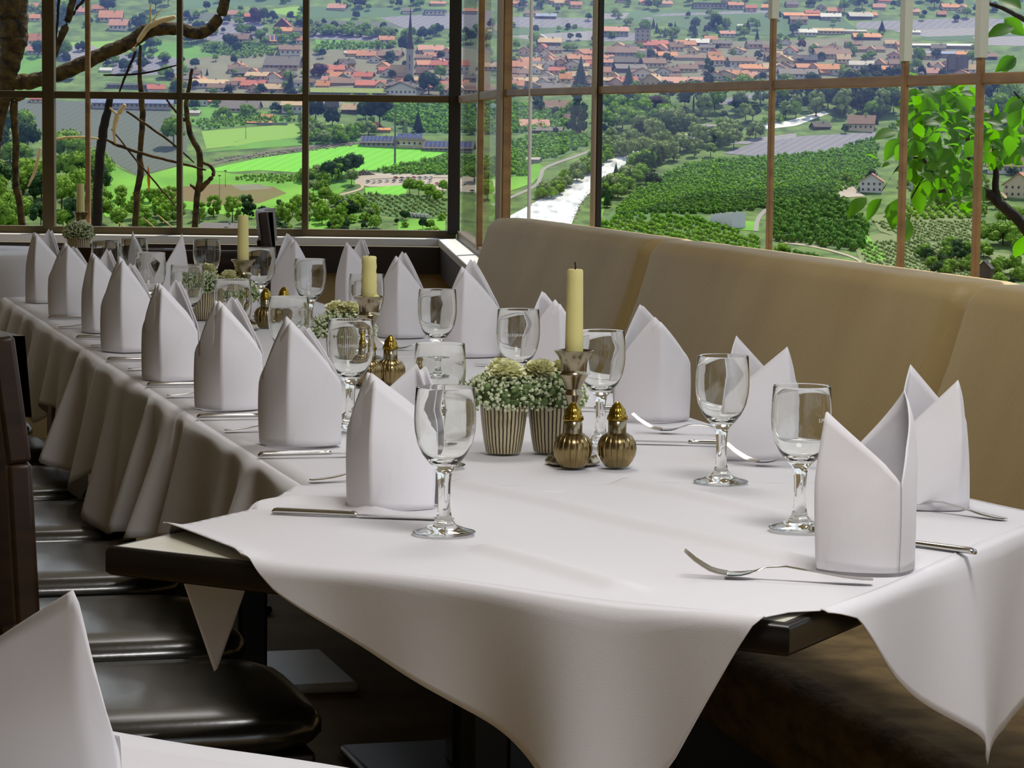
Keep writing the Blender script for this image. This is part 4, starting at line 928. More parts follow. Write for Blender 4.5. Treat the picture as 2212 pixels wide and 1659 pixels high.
# groups
GR = [
    (34, [(-20, 300), (60, 300), (180, 330), (225, 400), (240, 500), (-20, 520)], (46, 80), [('round', 'mid'), ('round', 'dark'), ('bush', 'mid'), ('round', 'mid')], '%s in the wooded slope at the lower left'),
    (20, [(240, 430), (400, 440), (470, 470), (470, 505), (240, 505)], (30, 50), [('loose', 'mid'), ('loose', 'lite'), ('round', 'mid')], '%s in the meadow below the bare stems'),
    (22, [(560, 470), (660, 440), (770, 446), (860, 480), (860, 508), (560, 508)], (26, 46), [('loose', 'mid'), ('bush', 'mid'), ('round', 'mid'), ('loose', 'lite')], '%s in the gardens at the bottom of the left window'),
    (12, [(660, 385), (700, 372), (770, 402), (700, 424), (664, 430)], (22, 40), [('loose', 'mid'), ('round', 'willow'), ('bush', 'mid')], '%s beside the sandy path'),
    (14, [(880, 420), (1062, 380), (1062, 430), (960, 440), (890, 440)], (26, 40), [('round', 'lite'), ('round', 'mid')], '%s on the near side of the parking lot'),
    (16, [(650, 262), (700, 300), (800, 292), (740, 312), (660, 312)], (22, 40), [('bush', 'willow'), ('bush', 'mid'), ('round', 'mid')], '%s along the upper edge of the football pitch'),
    (22, [(1300, 240), (1420, 235), (1480, 262), (1400, 290), (1300, 286)], (30, 50), [('round', 'lite'), ('round', 'mid'), ('round', 'lite')], '%s in the park left of the covered bridge'),
    (12, [(1380, 290), (1480, 262), (1500, 300), (1400, 318)], (34, 60), [('round', 'willow'), ('round', 'dark')], '%s at the left end of the covered bridge'),
    (26, [(1290, 330), (1380, 310), (1480, 325), (1600, 290), (1640, 300), (1560, 335), (1480, 360), (1400, 350)], (30, 54), [('round', 'willow'), ('bush', 'willow'), ('loose', 'willow')], '%s on the far river bank'),
    (22, [(1290, 440), (1330, 400), (1400, 350), (1430, 352), (1380, 400), (1310, 450)], (28, 50), [('bush', 'willow'), ('bush', 'mid'), ('fir', 'dark'), ('bush', 'dark')], '%s on the near river bank by the big orchard'),
    (20, [(1165, 430), (1200, 404), (1290, 344), (1360, 312), (1370, 320), (1290, 362), (1222, 412), (1180, 436)], (24, 40), [('bush', 'willow'), ('bush', 'mid')], '%s between the footpath and the river'),
    (34, [(1510, 262), (1560, 205), (1720, 205), (1930, 196), (1930, 262), (1760, 262), (1620, 272)], (34, 60), [('round', 'mid'), ('round', 'willow'), ('round', 'dark'), ('loose', 'willow')], '%s in the woods beyond the covered bridge'),
    (10, [(1780, 200), (1930, 196), (1930, 255), (1800, 255)], (46, 70), [('round', 'fir'), ('round', 'dark')], '%s in the dark wood above the brown-roofed farmhouse'),
    (20, [(1940, 200), (2220, 200), (2220, 330), (1940, 330)], (34, 60), [('round', 'mid'), ('round', 'dark')], '%s behind the near leafy branch'),
    (18, [(1800, 380), (2000, 400), (2230, 420), (2230, 470), (2110, 470), (1850, 420)], (24, 44), [('bush', 'mid'), ('loose', 'mid'), ('round', 'dark')], '%s around the lower right houses'),
    (16, [(1990, 540), (2060, 530), (2110, 560), (2110, 600), (2010, 590)], (26, 40), [('bush', 'mid'), ('bush', 'dark')], '%s in the thicket among the pale vineyards'),
    (16, [(2110, 480), (2240, 480), (2240, 640), (2140, 640), (2110, 580)], (34, 56), [('bush', 'mid'), ('round', 'mid')], '%s right of the last mullion, lower right'),
    (24, [(1380, 510), (1640, 545), (1700, 570), (1900, 600), (1900, 630), (1600, 600), (1400, 540)], (20, 34), [('bush', 'willow'), ('bush', 'mid')], '%s just above the bench top'),
    (22, [(-20, 20), (380, 0), (390, 60), (330, 120), (120, 190), (-20, 200)], (26, 46), [('round', 'dark'), ('round', 'mid'), ('bush', 'dark')], '%s on the upper slope behind the mossy branch'),
    (14, [(240, 160), (400, 140), (400, 200), (250, 210)], (24, 40), [('round', 'dark'), ('bush', 'mid')], '%s above the blue-roofed hall'),
    (24, [(400, 60), (660, 40), (660, 110), (560, 120), (400, 110)], (18, 34), [('round', 'mid'), ('round', 'dark'), ('bush', 'mid')], '%s among the upper chalets of the left window'),
    (34, [(400, 120), (960, 120), (960, 206), (660, 212), (400, 206)], (14, 30), [('round', 'mid'), ('round', 'dark'), ('bush', 'dark'), ('bush', 'mid'), ('fir', 'fir')], '%s among the houses around the church'),
    (22, [(672, 62), (800, 66), (850, 76), (850, 84), (672, 78)], (18, 26), [('bush', 'willow'), ('bush', 'mid')], '%s in the long hedge of the far slope'),
    (16, [(860, 80), (1062, 62), (1062, 96), (900, 100)], (18, 32), [('round', 'dark'), ('round', 'mid')], '%s beyond the church spire'),
    (20, [(400, 225), (660, 235), (660, 262), (480, 272), (400, 250)], (18, 32), [('round', 'mid'), ('bush', 'dark'), ('bush', 'mid')], '%s around the grey-roofed farm below the rail'),
    (22, [(1088, 92), (1290, 88), (1290, 180), (1088, 190)], (16, 30), [('round', 'dark'), ('round', 'mid'), ('bush', 'mid')], '%s among the houses between the tan and black posts'),
    (16, [(1088, 205), (1240, 215), (1240, 290), (1150, 290), (1180, 250), (1088, 225)], (20, 34), [('round', 'dark'), ('bush', 'mid')], '%s around the pink-roofed farm'),
    (46, [(1300, 110), (1900, 90), (1940, 168), (1640, 176), (1300, 186)], (12, 26), [('round', 'mid'), ('round', 'dark'), ('bush', 'dark'), ('bush', 'mid'), ('round', 'copper')], '%s among the crowded village roofs of the right window'),
    (30, [(1370, 62), (1640, 52), (1640, 92), (1420, 100)], (18, 32), [('round', 'dark'), ('round', 'mid'), ('fir', 'fir')], '%s in the park strip behind the right village'),
    (26, [(1085, -20), (1640, -20), (1640, 14), (1300, 26), (1085, 30)], (16, 30), [('round', 'dark'), ('round', 'mid')], '%s in the farthest village under the top edge'),
    (26, [(1660, -30), (2110, -30), (2110, 40), (1900, 40), (1700, 20)], (16, 32), [('round', 'dark'), ('round', 'mid')], '%s at the top edge right of the pale mullion'),
    (14, [(1960, 120), (2060, 100), (2110, 150), (2000, 168), (1950, 165)], (22, 36), [('round', 'mid'), ('bush', 'dark')], '%s around the dark castle ruin'),
    (14, [(700, -10), (960, 10), (960, 30), (720, 20)], (14, 24), [('round', 'dark'), ('round', 'mid')], '%s on the far fields above the church'),
]
for g in GR: scatter(*g)
FILL = [(60, [(-20, -40), (400, -60), (960, -40), (960, 40), (660, 60), (400, 60), (-20, 90)], (14, 26)), (60, [(400, 60), (960, 60), (960, 200), (400, 215)], (12, 24)), (90, [(1085, -40), (2220, -60), (2220, 60), (1700, 80), (1085, 60)], (12, 22)), (110, [(1085, 60), (2120, 50), (2120, 175), (1085, 200)], (10, 22)), (50, [(700, 215), (1062, 215), (1290, 215), (1290, 300), (1100, 300), (740, 300)], (14, 26)), (60, [(1300, 200), (2220, 190), (2220, 300), (1640, 300), (1300, 300)], (16, 34)), (40, [(0, 90), (400, 90), (400, 215), (0, 215)], (16, 28)), (60, [(480, 440), (960, 430), (960, 515), (480, 515)], (14, 28)), (40, [(1860, 340), (2220, 340), (2220, 640), (1990, 620)], (14, 28))]
for n_, poly_, h_ in FILL:
    pts = []; t_ = 0
    while len(pts) < n_ and t_ < 4000:
        t_ += 1; p = (random.uniform(min(a[0] for a in poly_), max(a[0] for a in poly_)), random.uniform(min(a[1] for a in poly_), max(a[1] for a in poly_)))
        if inside(p, poly_): pts.append(p)
    for x, y in pts:
        mt = random.choice(['mid', 'dark', 'mid', 'willow', 'fir']); k = random.choice(['round', 'bush'] if mt in ('mid', 'dark') else ['bush', 'round'])
        FAR.setdefault(mt, []).append((proto(k, mt), G(x, y, -.2), random.uniform(*h_) * gm(x, y), random.uniform(0, 6.28), x, y))
def orchard(poly, ang, gap, step, size, mat, name, label=None, tall=1.2, skip=.04):
    """dense planted rows nobody would count: one object"""
    q = MB(); dx, dy = cos(ang), sin(ang) * .5; nx, ny = -sin(ang), cos(ang) * .5
    xs = [p[0] for p in poly]; ys = [p[1] for p in poly]; cx, cy = sum(xs) / len(xs), sum(ys) / len(ys); Lm = max(max(xs) - min(xs), 2 * (max(ys) - min(ys)))
    k = -Lm
    while k < Lm:
        t = -Lm
        while t < Lm:
            x, y = cx + dx * t + nx * k + random.uniform(-.3, .3) * step, cy + dy * t + ny * k + random.uniform(-.12, .12) * gap
            if inside((x, y), poly) and random.random() > skip and not any(inside((x, y), p_) for p_ in ORCH):
                s = size * gm(x, y) * random.uniform(.75, 1.25); p = G(x, y, s * tall * .8); ico(q, p, s * .85, 1, 0, .25, (1, 1, tall)); tuft(q, p, s * 1.05, 22, s * .34)
            t += step
        k += gap
    ORCH.append(poly)
    o = q.build(name, FO[mat], smooth=False); tag(o, label, kind='stuff'); return o
orchard([(1330, 470), (1500, 425), (1660, 415), (1800, 400), (1800, 424), (1640, 455), (1540, 462), (1400, 462)], .35, 9, 6, 5, 'appled', 'orchard_trees')
orchard([(1312, 488), (1340, 440), (1400, 392), (1490, 354), (1640, 340), (1760, 332), (1890, 308), (1900, 360), (1860, 398), (1800, 420), (1640, 450), (1520, 460), (1400, 460)], .35, 9, 6.5, 4.2, 'apple', 'orchard_trees')
orchard([(1286, 484), (1400, 468), (1500, 470), (1640, 520), (1640, 560), (1286, 506)], .55, 17, 6, 5.0, 'apple', 'orchard_trees')
orchard([(1664, 452), (1740, 425), (1800, 416), (1880, 490), (1864, 545), (1664, 520)], .75, 16, 9, 7.5, 'appled', 'orchard_trees', tall=1.5)
orchard([(1690, 542), (1760, 556), (1900, 610), (1900, 640), (1690, 590)], .3, 10, 6, 5, 'appled', 'orchard_trees')
orchard([(1085, 314), (1165, 293), (1268, 292), (1268, 316), (1190, 345), (1085, 350)], -.25, 10, 7, 5, 'apple', 'orchard_trees')
orchard([(800, 225), (1062, 220), (1190, 230), (1238, 256), (1222, 280), (1090, 290), (920, 288), (830, 262)], .3, 11, 8, 5.5, 'apple', 'orchard_trees')
orchard([(814, 370), (960, 340), (1062, 342), (1142, 348), (1142, 382), (960, 378), (830, 378)], -.2, 10, 7, 5, 'apple', 'orchard_trees')
orchard([(700, 430), (800, 420), (960, 432), (965, 470), (860, 470), (740, 452)], .9, 12, 6, 3.4, 'willow', 'vineyard_rows')
orchard([(1900, 452), (2000, 440), (2110, 450), (2110, 474), (1960, 476)], 1.1, 17, 6, 5, 'lite', 'vineyard_rows')
orchard([(1880, 480), (2110, 478), (2110, 522), (1960, 520)], .6, 10, 5, 2.6, 'willow', 'vineyard_rows')
orchard([(1850, 525), (1990, 520), (2110, 545), (2110, 640), (1990, 640), (1870, 570)], .75, 12, 5, 3.0, 'willow', 'vineyard_rows')
orchard([(440, 94), (560, 97), (610, 118), (520, 128), (436, 112)], .3, 9, 7, 4, 'mid', 'orchard_trees'); orchard([(690, 92), (845, 94), (830, 108), (695, 108)], .1, 8, 7, 3.6, 'mid', 'orchard_trees')
orchard([(1900, 320), (1880, 300), (1780, 330), (1800, 345), (1890, 360)], .2, 9, 7, 4.5, 'appled', 'orchard_trees')
orchard([(410, 262), (560, 246), (640, 262), (440, 280)], .1, 9, 8, 4, 'mid', 'orchard_trees'); orchard([(520, 378), (660, 380), (700, 392), (600, 396), (500, 392)], .05, 8, 6, 3, 'mid', 'vineyard_rows')
q = MB()
for bank in ([(1140, 446), (1200, 412), (1225, 388), (1262, 366), (1320, 342), (1368, 324)], [(1236, 480), (1254, 440), (1285, 404), (1318, 378), (1362, 350), (1392, 334)], [(1404, 308), (1480, 290), (1560, 282)]):
    for p0, p1 in zip(bank, bank[1:]):
        for k in range(46):
            t = random.random(); x = p0[0] + (p1[0] - p0[0]) * t + random.uniform(-6, 6); y = p0[1] + (p1[1] - p0[1]) * t + random.uniform(-3, 3); s = random.uniform(.8, 2.2) * gm(x, y); ico(q, G(x, y, s * .3), s, 1, 0, .3, (1.2, 1, .6))
o = q.build('river_rocks', FM['rub'], smooth=False); tag(o, kind='stuff')
q = MB()
for k in range(330):
    t = random.random(); x = 465 + 300 * t; y = 348 - 36 * t + random.uniform(-5, 4); s = random.uniform(1.2, 2.6) * gm(x, y); ico(q, G(x, y, s * .4), s, 1, 0, .3, (1, 1, .7))
o = q.build('rubble_bank', FM['rub'], smooth=False); tag(o, 'long bank of grey rubble at the edge of the football pitch', 'rubble', kind='stuff')
q = MB()
for k in range(110):
    x = random.uniform(-1, 1); x2 = 788 + 22 * x; y = 378 - random.random() * 14 * (1 - abs(x)); s = random.uniform(1.2, 2.6) * gm(788, 375); ico(q, G(x2, 378, (378 - y) * gm(788, 375)), s, 1, 0, .3)
o = q.build('stone_heap', FM['rub'], smooth=False); tag(o, 'heap of grey stones left of the parked cars', 'stones', kind='stuff')
# ================================================================== BUILDINGS
random.seed(33); ALB[0] = .58
RC = dict(terra=(206, 138, 104), orange=(222, 148, 100), brown=(134, 102, 88), grey=(116, 108, 108), dark=(74, 66, 66), red=(196, 104, 86), pink=(210, 150, 134), tan=(208, 176, 140), blue=(150, 160, 196), white=(226, 224, 224), green=(132, 150, 60), navy=(48, 54, 78), pale=(196, 190, 186))
WC = dict(white=(226, 224, 218), cream=(226, 212, 178), grey=(176, 174, 172), yellow=(226, 180, 60), wood=(96, 74, 58), tan=(206, 180, 146), stone=(118, 112, 108), pinkw=(222, 184, 170))
RM = {k: pbr('roof ' + k, v, .8, var=.12, vscale=.4) for k, v in RC.items()}; WM = {k: pbr('wall ' + k, v, .85, var=.04, vscale=.3) for k, v in WC.items()}
WIN = pbr('dark house windows', (58, 60, 66), .3); SOLAR = pbr('solar panels', (70, 84, 140), .25)
HB = []
def blocked(x, y): return any(abs(x - a) < w * .52 and b - w * .24 - 2 < y < b + 1.5 for a, b, w in HB)
def rect(q, c, ax, w, h, n, mi=0):
    ax = V(ax); c = V(c); z = V((0, 0, 1)); n = V(n) * .06; a, b = ax * w / 2, z * h / 2
    q.add([c - a - b + n, c + a - b + n, c + a + b + n, c - a + b + n], [(0, 1, 2, 3)], mi)
def house(px, py, w, hw, hr, roof='terra', wall='white', rot=0, label=None, depth=None, hip=False, chim=True, win=True, solar=False, group=None, name='house', cat='house', flat=False):
    """px,py: middle of the foot of its front; w, hw, hr: width, eaves height and roof height in pixels; rot 0 shows the long roof slope, 90 the gable"""
    k = gm(px, py); w *= k; hw *= k; hr *= k; p = G(px, py); gab = abs(rot) > 45
    dl = (depth * k) if depth else (w * .8 if not gab else w * 1.15)
    r = empty(name, p, R(rot - 90 if gab else rot)); tag(r, label, cat, group); HB.append((px, py, w / k))
    L, D = w, dl                                               # L: along the picture, D: away
    cy_ = D / 2; foot = -D * .25 - 1
    q = MB(); q.box((0, cy_, (hw + foot) / 2), (L, D, hw - foot))
    top = hw
    if flat: pass
    elif gab: q.add([(-L / 2, 0, hw), (L / 2, 0, hw), (0, 0, hw + hr), (-L / 2, D, hw), (L / 2, D, hw), (0, D, hw + hr)], [(0, 1, 2), (4, 3, 5)])
    elif not hip: q.add([(-L / 2, 0, hw), (-L / 2, D, hw), (-L / 2, cy_, hw + hr), (L / 2, 0, hw), (L / 2, D, hw), (L / 2, cy_, hw + hr)], [(1, 0, 2), (3, 4, 5)])
    q.build('walls', WM[wall], r, smooth=False)
    q = MB(); ov = min(1.2, L * .07); th = .35
    if flat:
        q.box((0, cy_, hw + hr / 2), (L + ov, D + ov, max(.4, hr)))
    elif hip:
        rl = max(0, L - D) / 2 if L > D else 0
        q.add([(-L / 2 - ov, -ov, hw - .2), (L / 2 + ov, -ov, hw - .2), (L / 2 + ov, D + ov, hw - .2), (-L / 2 - ov, D + ov, hw - .2), (-rl, cy_, hw + hr), (rl, cy_, hw + hr)], [(0, 1, 5, 4), (2, 3, 4, 5), (1, 2, 5), (3, 0, 4), (3, 2, 1, 0)])
    elif gab:
        sl = hr / (L / 2)
        for s in (-1, 1):
            e_ = (s * (L / 2 + ov), hw - ov * sl); q.add([(0, -ov, hw + hr), (e_[0], -ov, e_[1]), (e_[0], D + ov, e_[1]), (0, D + ov, hw + hr), (0, -ov, hw + hr + th), (e_[0], -ov, e_[1] + th), (e_[0], D + ov, e_[1] + th), (0, D + ov, hw + hr + th)],
                  [(0, 1, 2, 3), (7, 6, 5, 4), (0, 4, 5, 1), (1, 5, 6, 2), (2, 6, 7, 3)])
    else:
        sl = hr / cy_
        for s in (-1, 1):
            e_ = (cy_ + s * (cy_ + ov), hw - ov * sl); q.add([(-L / 2 - ov, cy_, hw + hr), (L / 2 + ov, cy_, hw + hr), (L / 2 + ov, e_[0], e_[1]), (-L / 2 - ov, e_[0], e_[1]), (-L / 2 - ov, cy_, hw + hr + th), (L / 2 + ov, cy_, hw + hr + th), (L / 2 + ov, e_[0], e_[1] + th), (-L / 2 - ov, e_[0], e_[1] + th)],
                  [(3, 2, 1, 0), (4, 5, 6, 7), (0, 4, 7, 3), (1, 2, 6, 5), (3, 7, 6, 2)])
    rf = q.build('roof', RM[roof], r, smooth=False)
    if win and hw > 2.2:
        q = MB(); nf = max(1, int(hw / 3)); nw = max(2, int(L / 3))
        for f in range(nf):
            for i in range(nw): rect(q, (-L / 2 + L * (i + .5) / nw, 0, hw * (f + .55) / nf), (1, 0, 0), min(1.2, L / nw * .4), min(1.5, hw / nf * .42), (0, -1, 0))
        q.build('windows', WIN, r, smooth=False)
    if chim and not flat and w > 26 * k:
        q = MB(); q.box((L * .18, cy_ * .9, hw + hr * .95), (.9, .9, 2.2)); q.build('chimney', WM['grey'], rf, smooth=False)
    if solar:
        q = MB(); n = solar; sl = hr / cy_
        for i in range(n):
            x0, x1 = -L / 2 + L * (i + .06) / n, -L / 2 + L * (i + .78) / n
            q.add([(x0, .3, hw + .3 * sl + th + .15), (x1, .3, hw + .3 * sl + th + .15), (x1, cy_ * .92, hw + cy_ * .92 * sl + th + .15), (x0, cy_ * .92, hw + cy_ * .92 * sl + th + .15)], [(0, 1, 2, 3)])
        q.build('solar_panel_rows', SOLAR, rf, smooth=False)
    return r
LIST = [  # px, foot, width, wall h, roof h, roof, wall, rot, label
    (80, 24, 34, 8, 9, 'terra', 'cream', 0, 'terracotta-roofed house at the top left between dark trunk and mullion'), (174, 31, 32, 6, 10, 'pink', 'white', 8, 'pink-roofed house left of the thin brown mullion'), (214, 26, 28, 7, 9, 'terra', 'cream', -5, 'small terracotta house right of the thin brown mullion, topmost'),
    (239, 47, 46, 10, 14, 'terra', 'cream', 4, 'long terracotta-roofed house above the mossy branch'), (254, 66, 38, 12, 12, 'pink', 'white', -8, 'pink-roofed house with white walls just above the mossy branch'), (75, 46, 22, 7, 8, 'orange', 'cream', 10, 'small orange-roofed cottage below the topmost left house'),
    (76, 98, 32, 11, 14, 'terra', 'white', -6, 'terracotta-roofed house left of the thick mullion, upper one of two'), (75, 118, 32, 9, 11, 'pink', 'white', 5, 'pink-roofed house left of the thick mullion, lower one of two'), (82, 222, 32, 8, 9, 'red', 'cream', 0, 'red-roofed house just under the left rail'),
    (338, 198, 36, 6, 9, 'red', 'white', 10, 'bright red roof right above the rail, beside the bare stem'), (378, 190, 20, 10, 16, 'orange', 'pinkw', 80, 'narrow orange gabled house left of the second mullion'), (228, 156, 24, 4, 5, 'white', 'white', 0, 'small white shed under the mossy branch'),
    (502, 38, 22, 7, 8, 'pink', 'white', 0, 'small pink-roofed house beside the bent branch tip'), (547, 46, 34, 10, 7, 'red', 'wood', 8, 'red-roofed chalet with a wooden front high in the left window'), (609, 62, 32, 7, 15, 'red', 'wood', 85, 'dark red gabled barn left of the third mullion'), (614, 72, 38, 5, 8, 'orange', 'cream', 0, 'long low orange-roofed house left of the third mullion'),
    (645, 74, 22, 7, 7, 'brown', 'white', 0, 'small brown-roofed house touching the third mullion'), (511, 94, 46, 10, 11, 'brown', 'cream', -10, 'brown-roofed chalet right of the bent branch'), (589, 96, 44, 8, 11, 'orange', 'cream', 6, 'bright orange-roofed chalet with panels, left of the third mullion'), (649, 95, 20, 8, 8, 'terra', 'white', 0, 'terracotta house behind the third mullion'),
    (627, 120, 44, 13, 9, 'brown', 'white', 8, 'white chalet with a grey-brown roof below the orange one'), (755, 118, 20, 3, 4, 'white', 'white', 0, 'small pale outbuilding above the yellow house'), (607, 150, 72, 10, 18, 'grey', 'tan', -8, 'large grey-roofed hotel above the brown roofs of the left window'),
    (553, 166, 88, 7, 12, 'dark', 'wood', 6, 'long dark-roofed farmhouse in the middle of the left window'), (615, 170, 36, 8, 12, 'dark', 'tan', 78, 'dark gabled farmhouse at the right end of the long dark roof'), (545, 192, 48, 8, 10, 'red', 'pinkw', -6, 'pale house with a red roof above the left rail'), (552, 174, 46, 10, 8, 'tan', 'pinkw', -14, 'pink apartment house with a sloping pale roof'),
    (455, 190, 74, 10, 8, 'tan', 'white', 10, 'white terraced house with red and white roof lights above the rail'), (412, 176, 40, 5, 7, 'grey', 'pinkw', 0, 'low grey-roofed house right of the second mullion'), (600, 194, 44, 8, 3, 'green', 'grey', 0, 'flat-roofed hall with a grassy top above the rail'),
    (515, 243, 78, 9, 16, 'grey', 'cream', -6, 'grey-brown farmhouse just under the left rail'), (631, 245, 44, 18, 9, 'tan', 'white', 0, 'white house with a dark balcony beside the third mullion, below the rail'), (430, 228, 38, 10, 12, 'red', 'white', 80, 'white gabled house with a red roof right of the second mullion'), (495, 224, 32, 9, 10, 'orange', 'cream', 75, 'orange gabled house under the left rail'),
    (719, 162, 46, 12, 9, 'red', 'pinkw', 5, 'pink house with a red roof left of the yellow house'), (752, 150, 32, 13, 9, 'dark', 'yellow', 20, 'yellow house with a dark roof in the village'), (742, 152, 16, 14, 5, 'grey', 'white', 80, 'white gabled annex of the yellow house'), (734, 172, 40, 4, 12, 'orange', 'cream', 0, 'orange pyramid roof below the pink house'),
    (748, 184, 62, 5, 12, 'brown', 'tan', 10, 'brown-roofed house above the grass-roofed hall'), (782, 170, 40, 5, 9, 'red', 'tan', -12, 'red-roofed house right of the orange pyramid roof'), (770, 122, 38, 6, 7, 'terra', 'cream', 0, 'terracotta roof above the yellow house'), (726, 22, 36, 5, 9, 'pink', 'white', -10, 'lone pink-roofed farm high above the church'),
    (836, 96, 30, 10, 8, 'terra', 'white', 8, 'white house with a terracotta roof left of the spire'), (834, 128, 56, 8, 10, 'brown', 'tan', -10, 'brown-roofed house left of the tower'), (931, 116, 50, 8, 10, 'pink', 'cream', 5, 'pink-roofed house right of the spire'), (915, 130, 34, 5, 7, 'brown', 'cream', -8, 'small brown roof right of the church tower, upper one'),
    (930, 148, 52, 8, 9, 'terra', 'cream', 6, 'terracotta house right of the church tower'), (912, 162, 26, 5, 12, 'brown', 'tan', 0, 'round-looking brown roof beside the church tower'), (880, 30, 22, 6, 5, 'grey', 'white', 0, 'small white house right of the spire tip'), (940, 32, 44, 8, 3, 'blue', 'white', 0, 'pale blue flat building left of the black post, top'), (946, 12, 30, 4, 5, 'terra', 'white', 0, 'terracotta house at the top left of the black post'),
    (755, 246, 38, 10, 12, 'tan', 'wood', -18, 'tan-roofed wooden chalet under the rail'), (716, 240, 26, 10, 16, 'dark', 'stone', 0, 'dark pointed tower roof among the firs under the rail'), (806, 278, 22, 5, 8, 'red', 'wood', -10, 'small red roof above the club house'), (820, 286, 42, 5, 4, 'orange', 'tan', 0, 'low orange shed roof above the club house'),
    (1003, 158, 22, 17, 10, 'red', 'white', 20, 'white tower house with a red hipped roof between the posts'), (1018, 205, 118, 10, 14, 'brown', 'cream', 3, 'long brown-roofed school building behind the posts'), (985, 205, 36, 12, 12, 'tan', 'cream', 80, 'cream gable of the long brown-roofed building'), (1054, 152, 40, 8, 8, 'tan', 'white', 0, 'tan roof between the dark and tan posts'), (1020, 30, 34, 6, 6, 'terra', 'white', 0, 'terracotta house between the posts at the top'), (1047, 74, 28, 6, 4, 'tan', 'white', 0, 'tan-roofed shed between the posts'),
    (1188, 102, 46, 11, 9, 'tan', 'wood', 6, 'tan-roofed hotel with brown balconies between the posts'), (1165, 88, 24, 7, 7, 'white', 'white', 80, 'white gabled house left of the tan hotel'), (1115, 152, 46, 9, 11, 'terra', 'cream', -10, 'brown and terracotta house right of the tan post'), (1122, 166, 40, 8, 10, 'brown', 'wood', 15, 'brown-roofed house with a little turret right of the tan post'), (1170, 150, 46, 10, 8, 'grey', 'white', -10, 'white house with a grey roof left of the black post'), (1205, 136, 40, 6, 7, 'brown', 'white', 6, 'brown roof left of the black post'),
    (1160, 182, 44, 5, 9, 'tan', 'cream', 10, 'tan-roofed house above the cross rail'), (1185, 197, 66, 4, 13, 'grey', 'cream', 0, 'grey-brown roof just above the cross rail'), (1110, 190, 40, 6, 11, 'terra', 'cream', 0, 'terracotta roof touching the cross rail right of the tan post'), (1236, 150, 40, 10, 9, 'grey', 'white', 70, 'white gabled house left of the tall conifer'), (1252, 172, 30, 8, 9, 'tan', 'white', 0, 'tan-roofed house left of the black post'),
    (1156, 278, 58, 7, 12, 'pink', 'white', 6, 'pink-roofed farm left of the small chapel'), (1182, 288, 58, 6, 7, 'grey', 'wood', -5, 'grey-roofed sheds before the pink-roofed farm'), (1197, 242, 66, 10, 14, 'brown', 'cream', 0, 'brown-roofed house just under the cross rail, left of the black post'), (1230, 262, 26, 6, 9, 'brown', 'wood', 0, 'small brown shed by the tall poplar'), (1250, 288, 12, 14, 7, 'tan', 'tan', 80, 'tiny white chapel left of the black post'),
    (1150, 35, 30, 6, 6, 'brown', 'white', 0, 'brown-roofed house at the top, right of the thin rod'), (1180, 40, 40, 5, 6, 'blue', 'wood', 0, 'bluish roof at the top between rod and black post'), (1112, 14, 30, 6, 6, 'terra', 'white', 0, 'terracotta house at the top right of the tan post'), (1210, 8, 40, 6, 6, 'terra', 'white', 0, 'terracotta house at the top, just right of the thin rod'),
    (1330, 78, 54, 11, 9, 'pink', 'grey', 6, 'pink-roofed hall right of the black post, upper'), (1388, 100, 32, 36, 3, 'grey', 'grey', 0, 'grey tower block in the village'), (1506, 98, 46, 6, 8, 'white', 'wood', -6, 'white-roofed barn behind the dark poplars'), (1418, 104, 50, 9, 8, 'red', 'pinkw', 8, 'red-roofed house right of the grey tower block'), (1420, 118, 20, 10, 8, 'red', 'wood', 80, 'dark gabled annex under the red-roofed house'), (1345, 122, 64, 9, 12, 'brown', 'grey', -4, 'brown-roofed house right of the black post'),
    (1387, 130, 20, 18, 3, 'white', 'white', 0, 'narrow white house among the brown roofs'), (1443, 126, 38, 6, 8, 'orange', 'cream', 4, 'orange-roofed house left of the poplars'), (1490, 130, 60, 5, 7, 'brown', 'white', 0, 'brown roofs before the white-roofed barn'), (1415, 146, 46, 10, 10, 'brown', 'cream', 8, 'brown-roofed house with a cream front left of the poplars'), (1337, 142, 78, 8, 12, 'dark', 'wood', -6, 'dark-roofed house right of the black post'), (1365, 156, 62, 8, 9, 'grey', 'wood', 8, 'grey-roofed chalet right of the black post'),
    (1306, 166, 26, 11, 10, 'pink', 'cream', 0, 'pink-roofed house touching the black post'), (1388, 170, 48, 12, 11, 'brown', 'white', 80, 'white gabled chalet above the right cross rail'), (1433, 162, 38, 7, 9, 'dark', 'white', 78, 'dark-gabled chalet left of the poplars'), (1405, 186, 46, 10, 16, 'tan', 'tan', 70, 'big tan house with a broad gable above the right cross rail'), (1474, 186, 84, 7, 12, 'pink', 'white', 0, 'long pink roof with dormers above the right cross rail'), (1549, 142, 30, 12, 8, 'terra', 'white', 10, 'white house with a terracotta roof right of the poplars'),
    (1605, 146, 54, 14, 9, 'brown', 'white', 5, 'large white house with dark dormers left of the pale mullion'), (1628, 154, 56, 6, 9, 'orange', 'cream', -4, 'orange-roofed house left of the pale mullion'), (1565, 172, 52, 10, 10, 'orange', 'cream', 75, 'orange gabled house right of the poplars'), (1608, 176, 46, 4, 10, 'terra', 'cream', 6, 'terracotta roof above the right cross rail'), (1329, 184, 34, 6, 10, 'terra', 'pinkw', 70, 'terracotta gabled house right of the black post above the rail'), (1580, 160, 40, 6, 8, 'grey', 'grey', -8, 'grey roof between the two orange houses'),
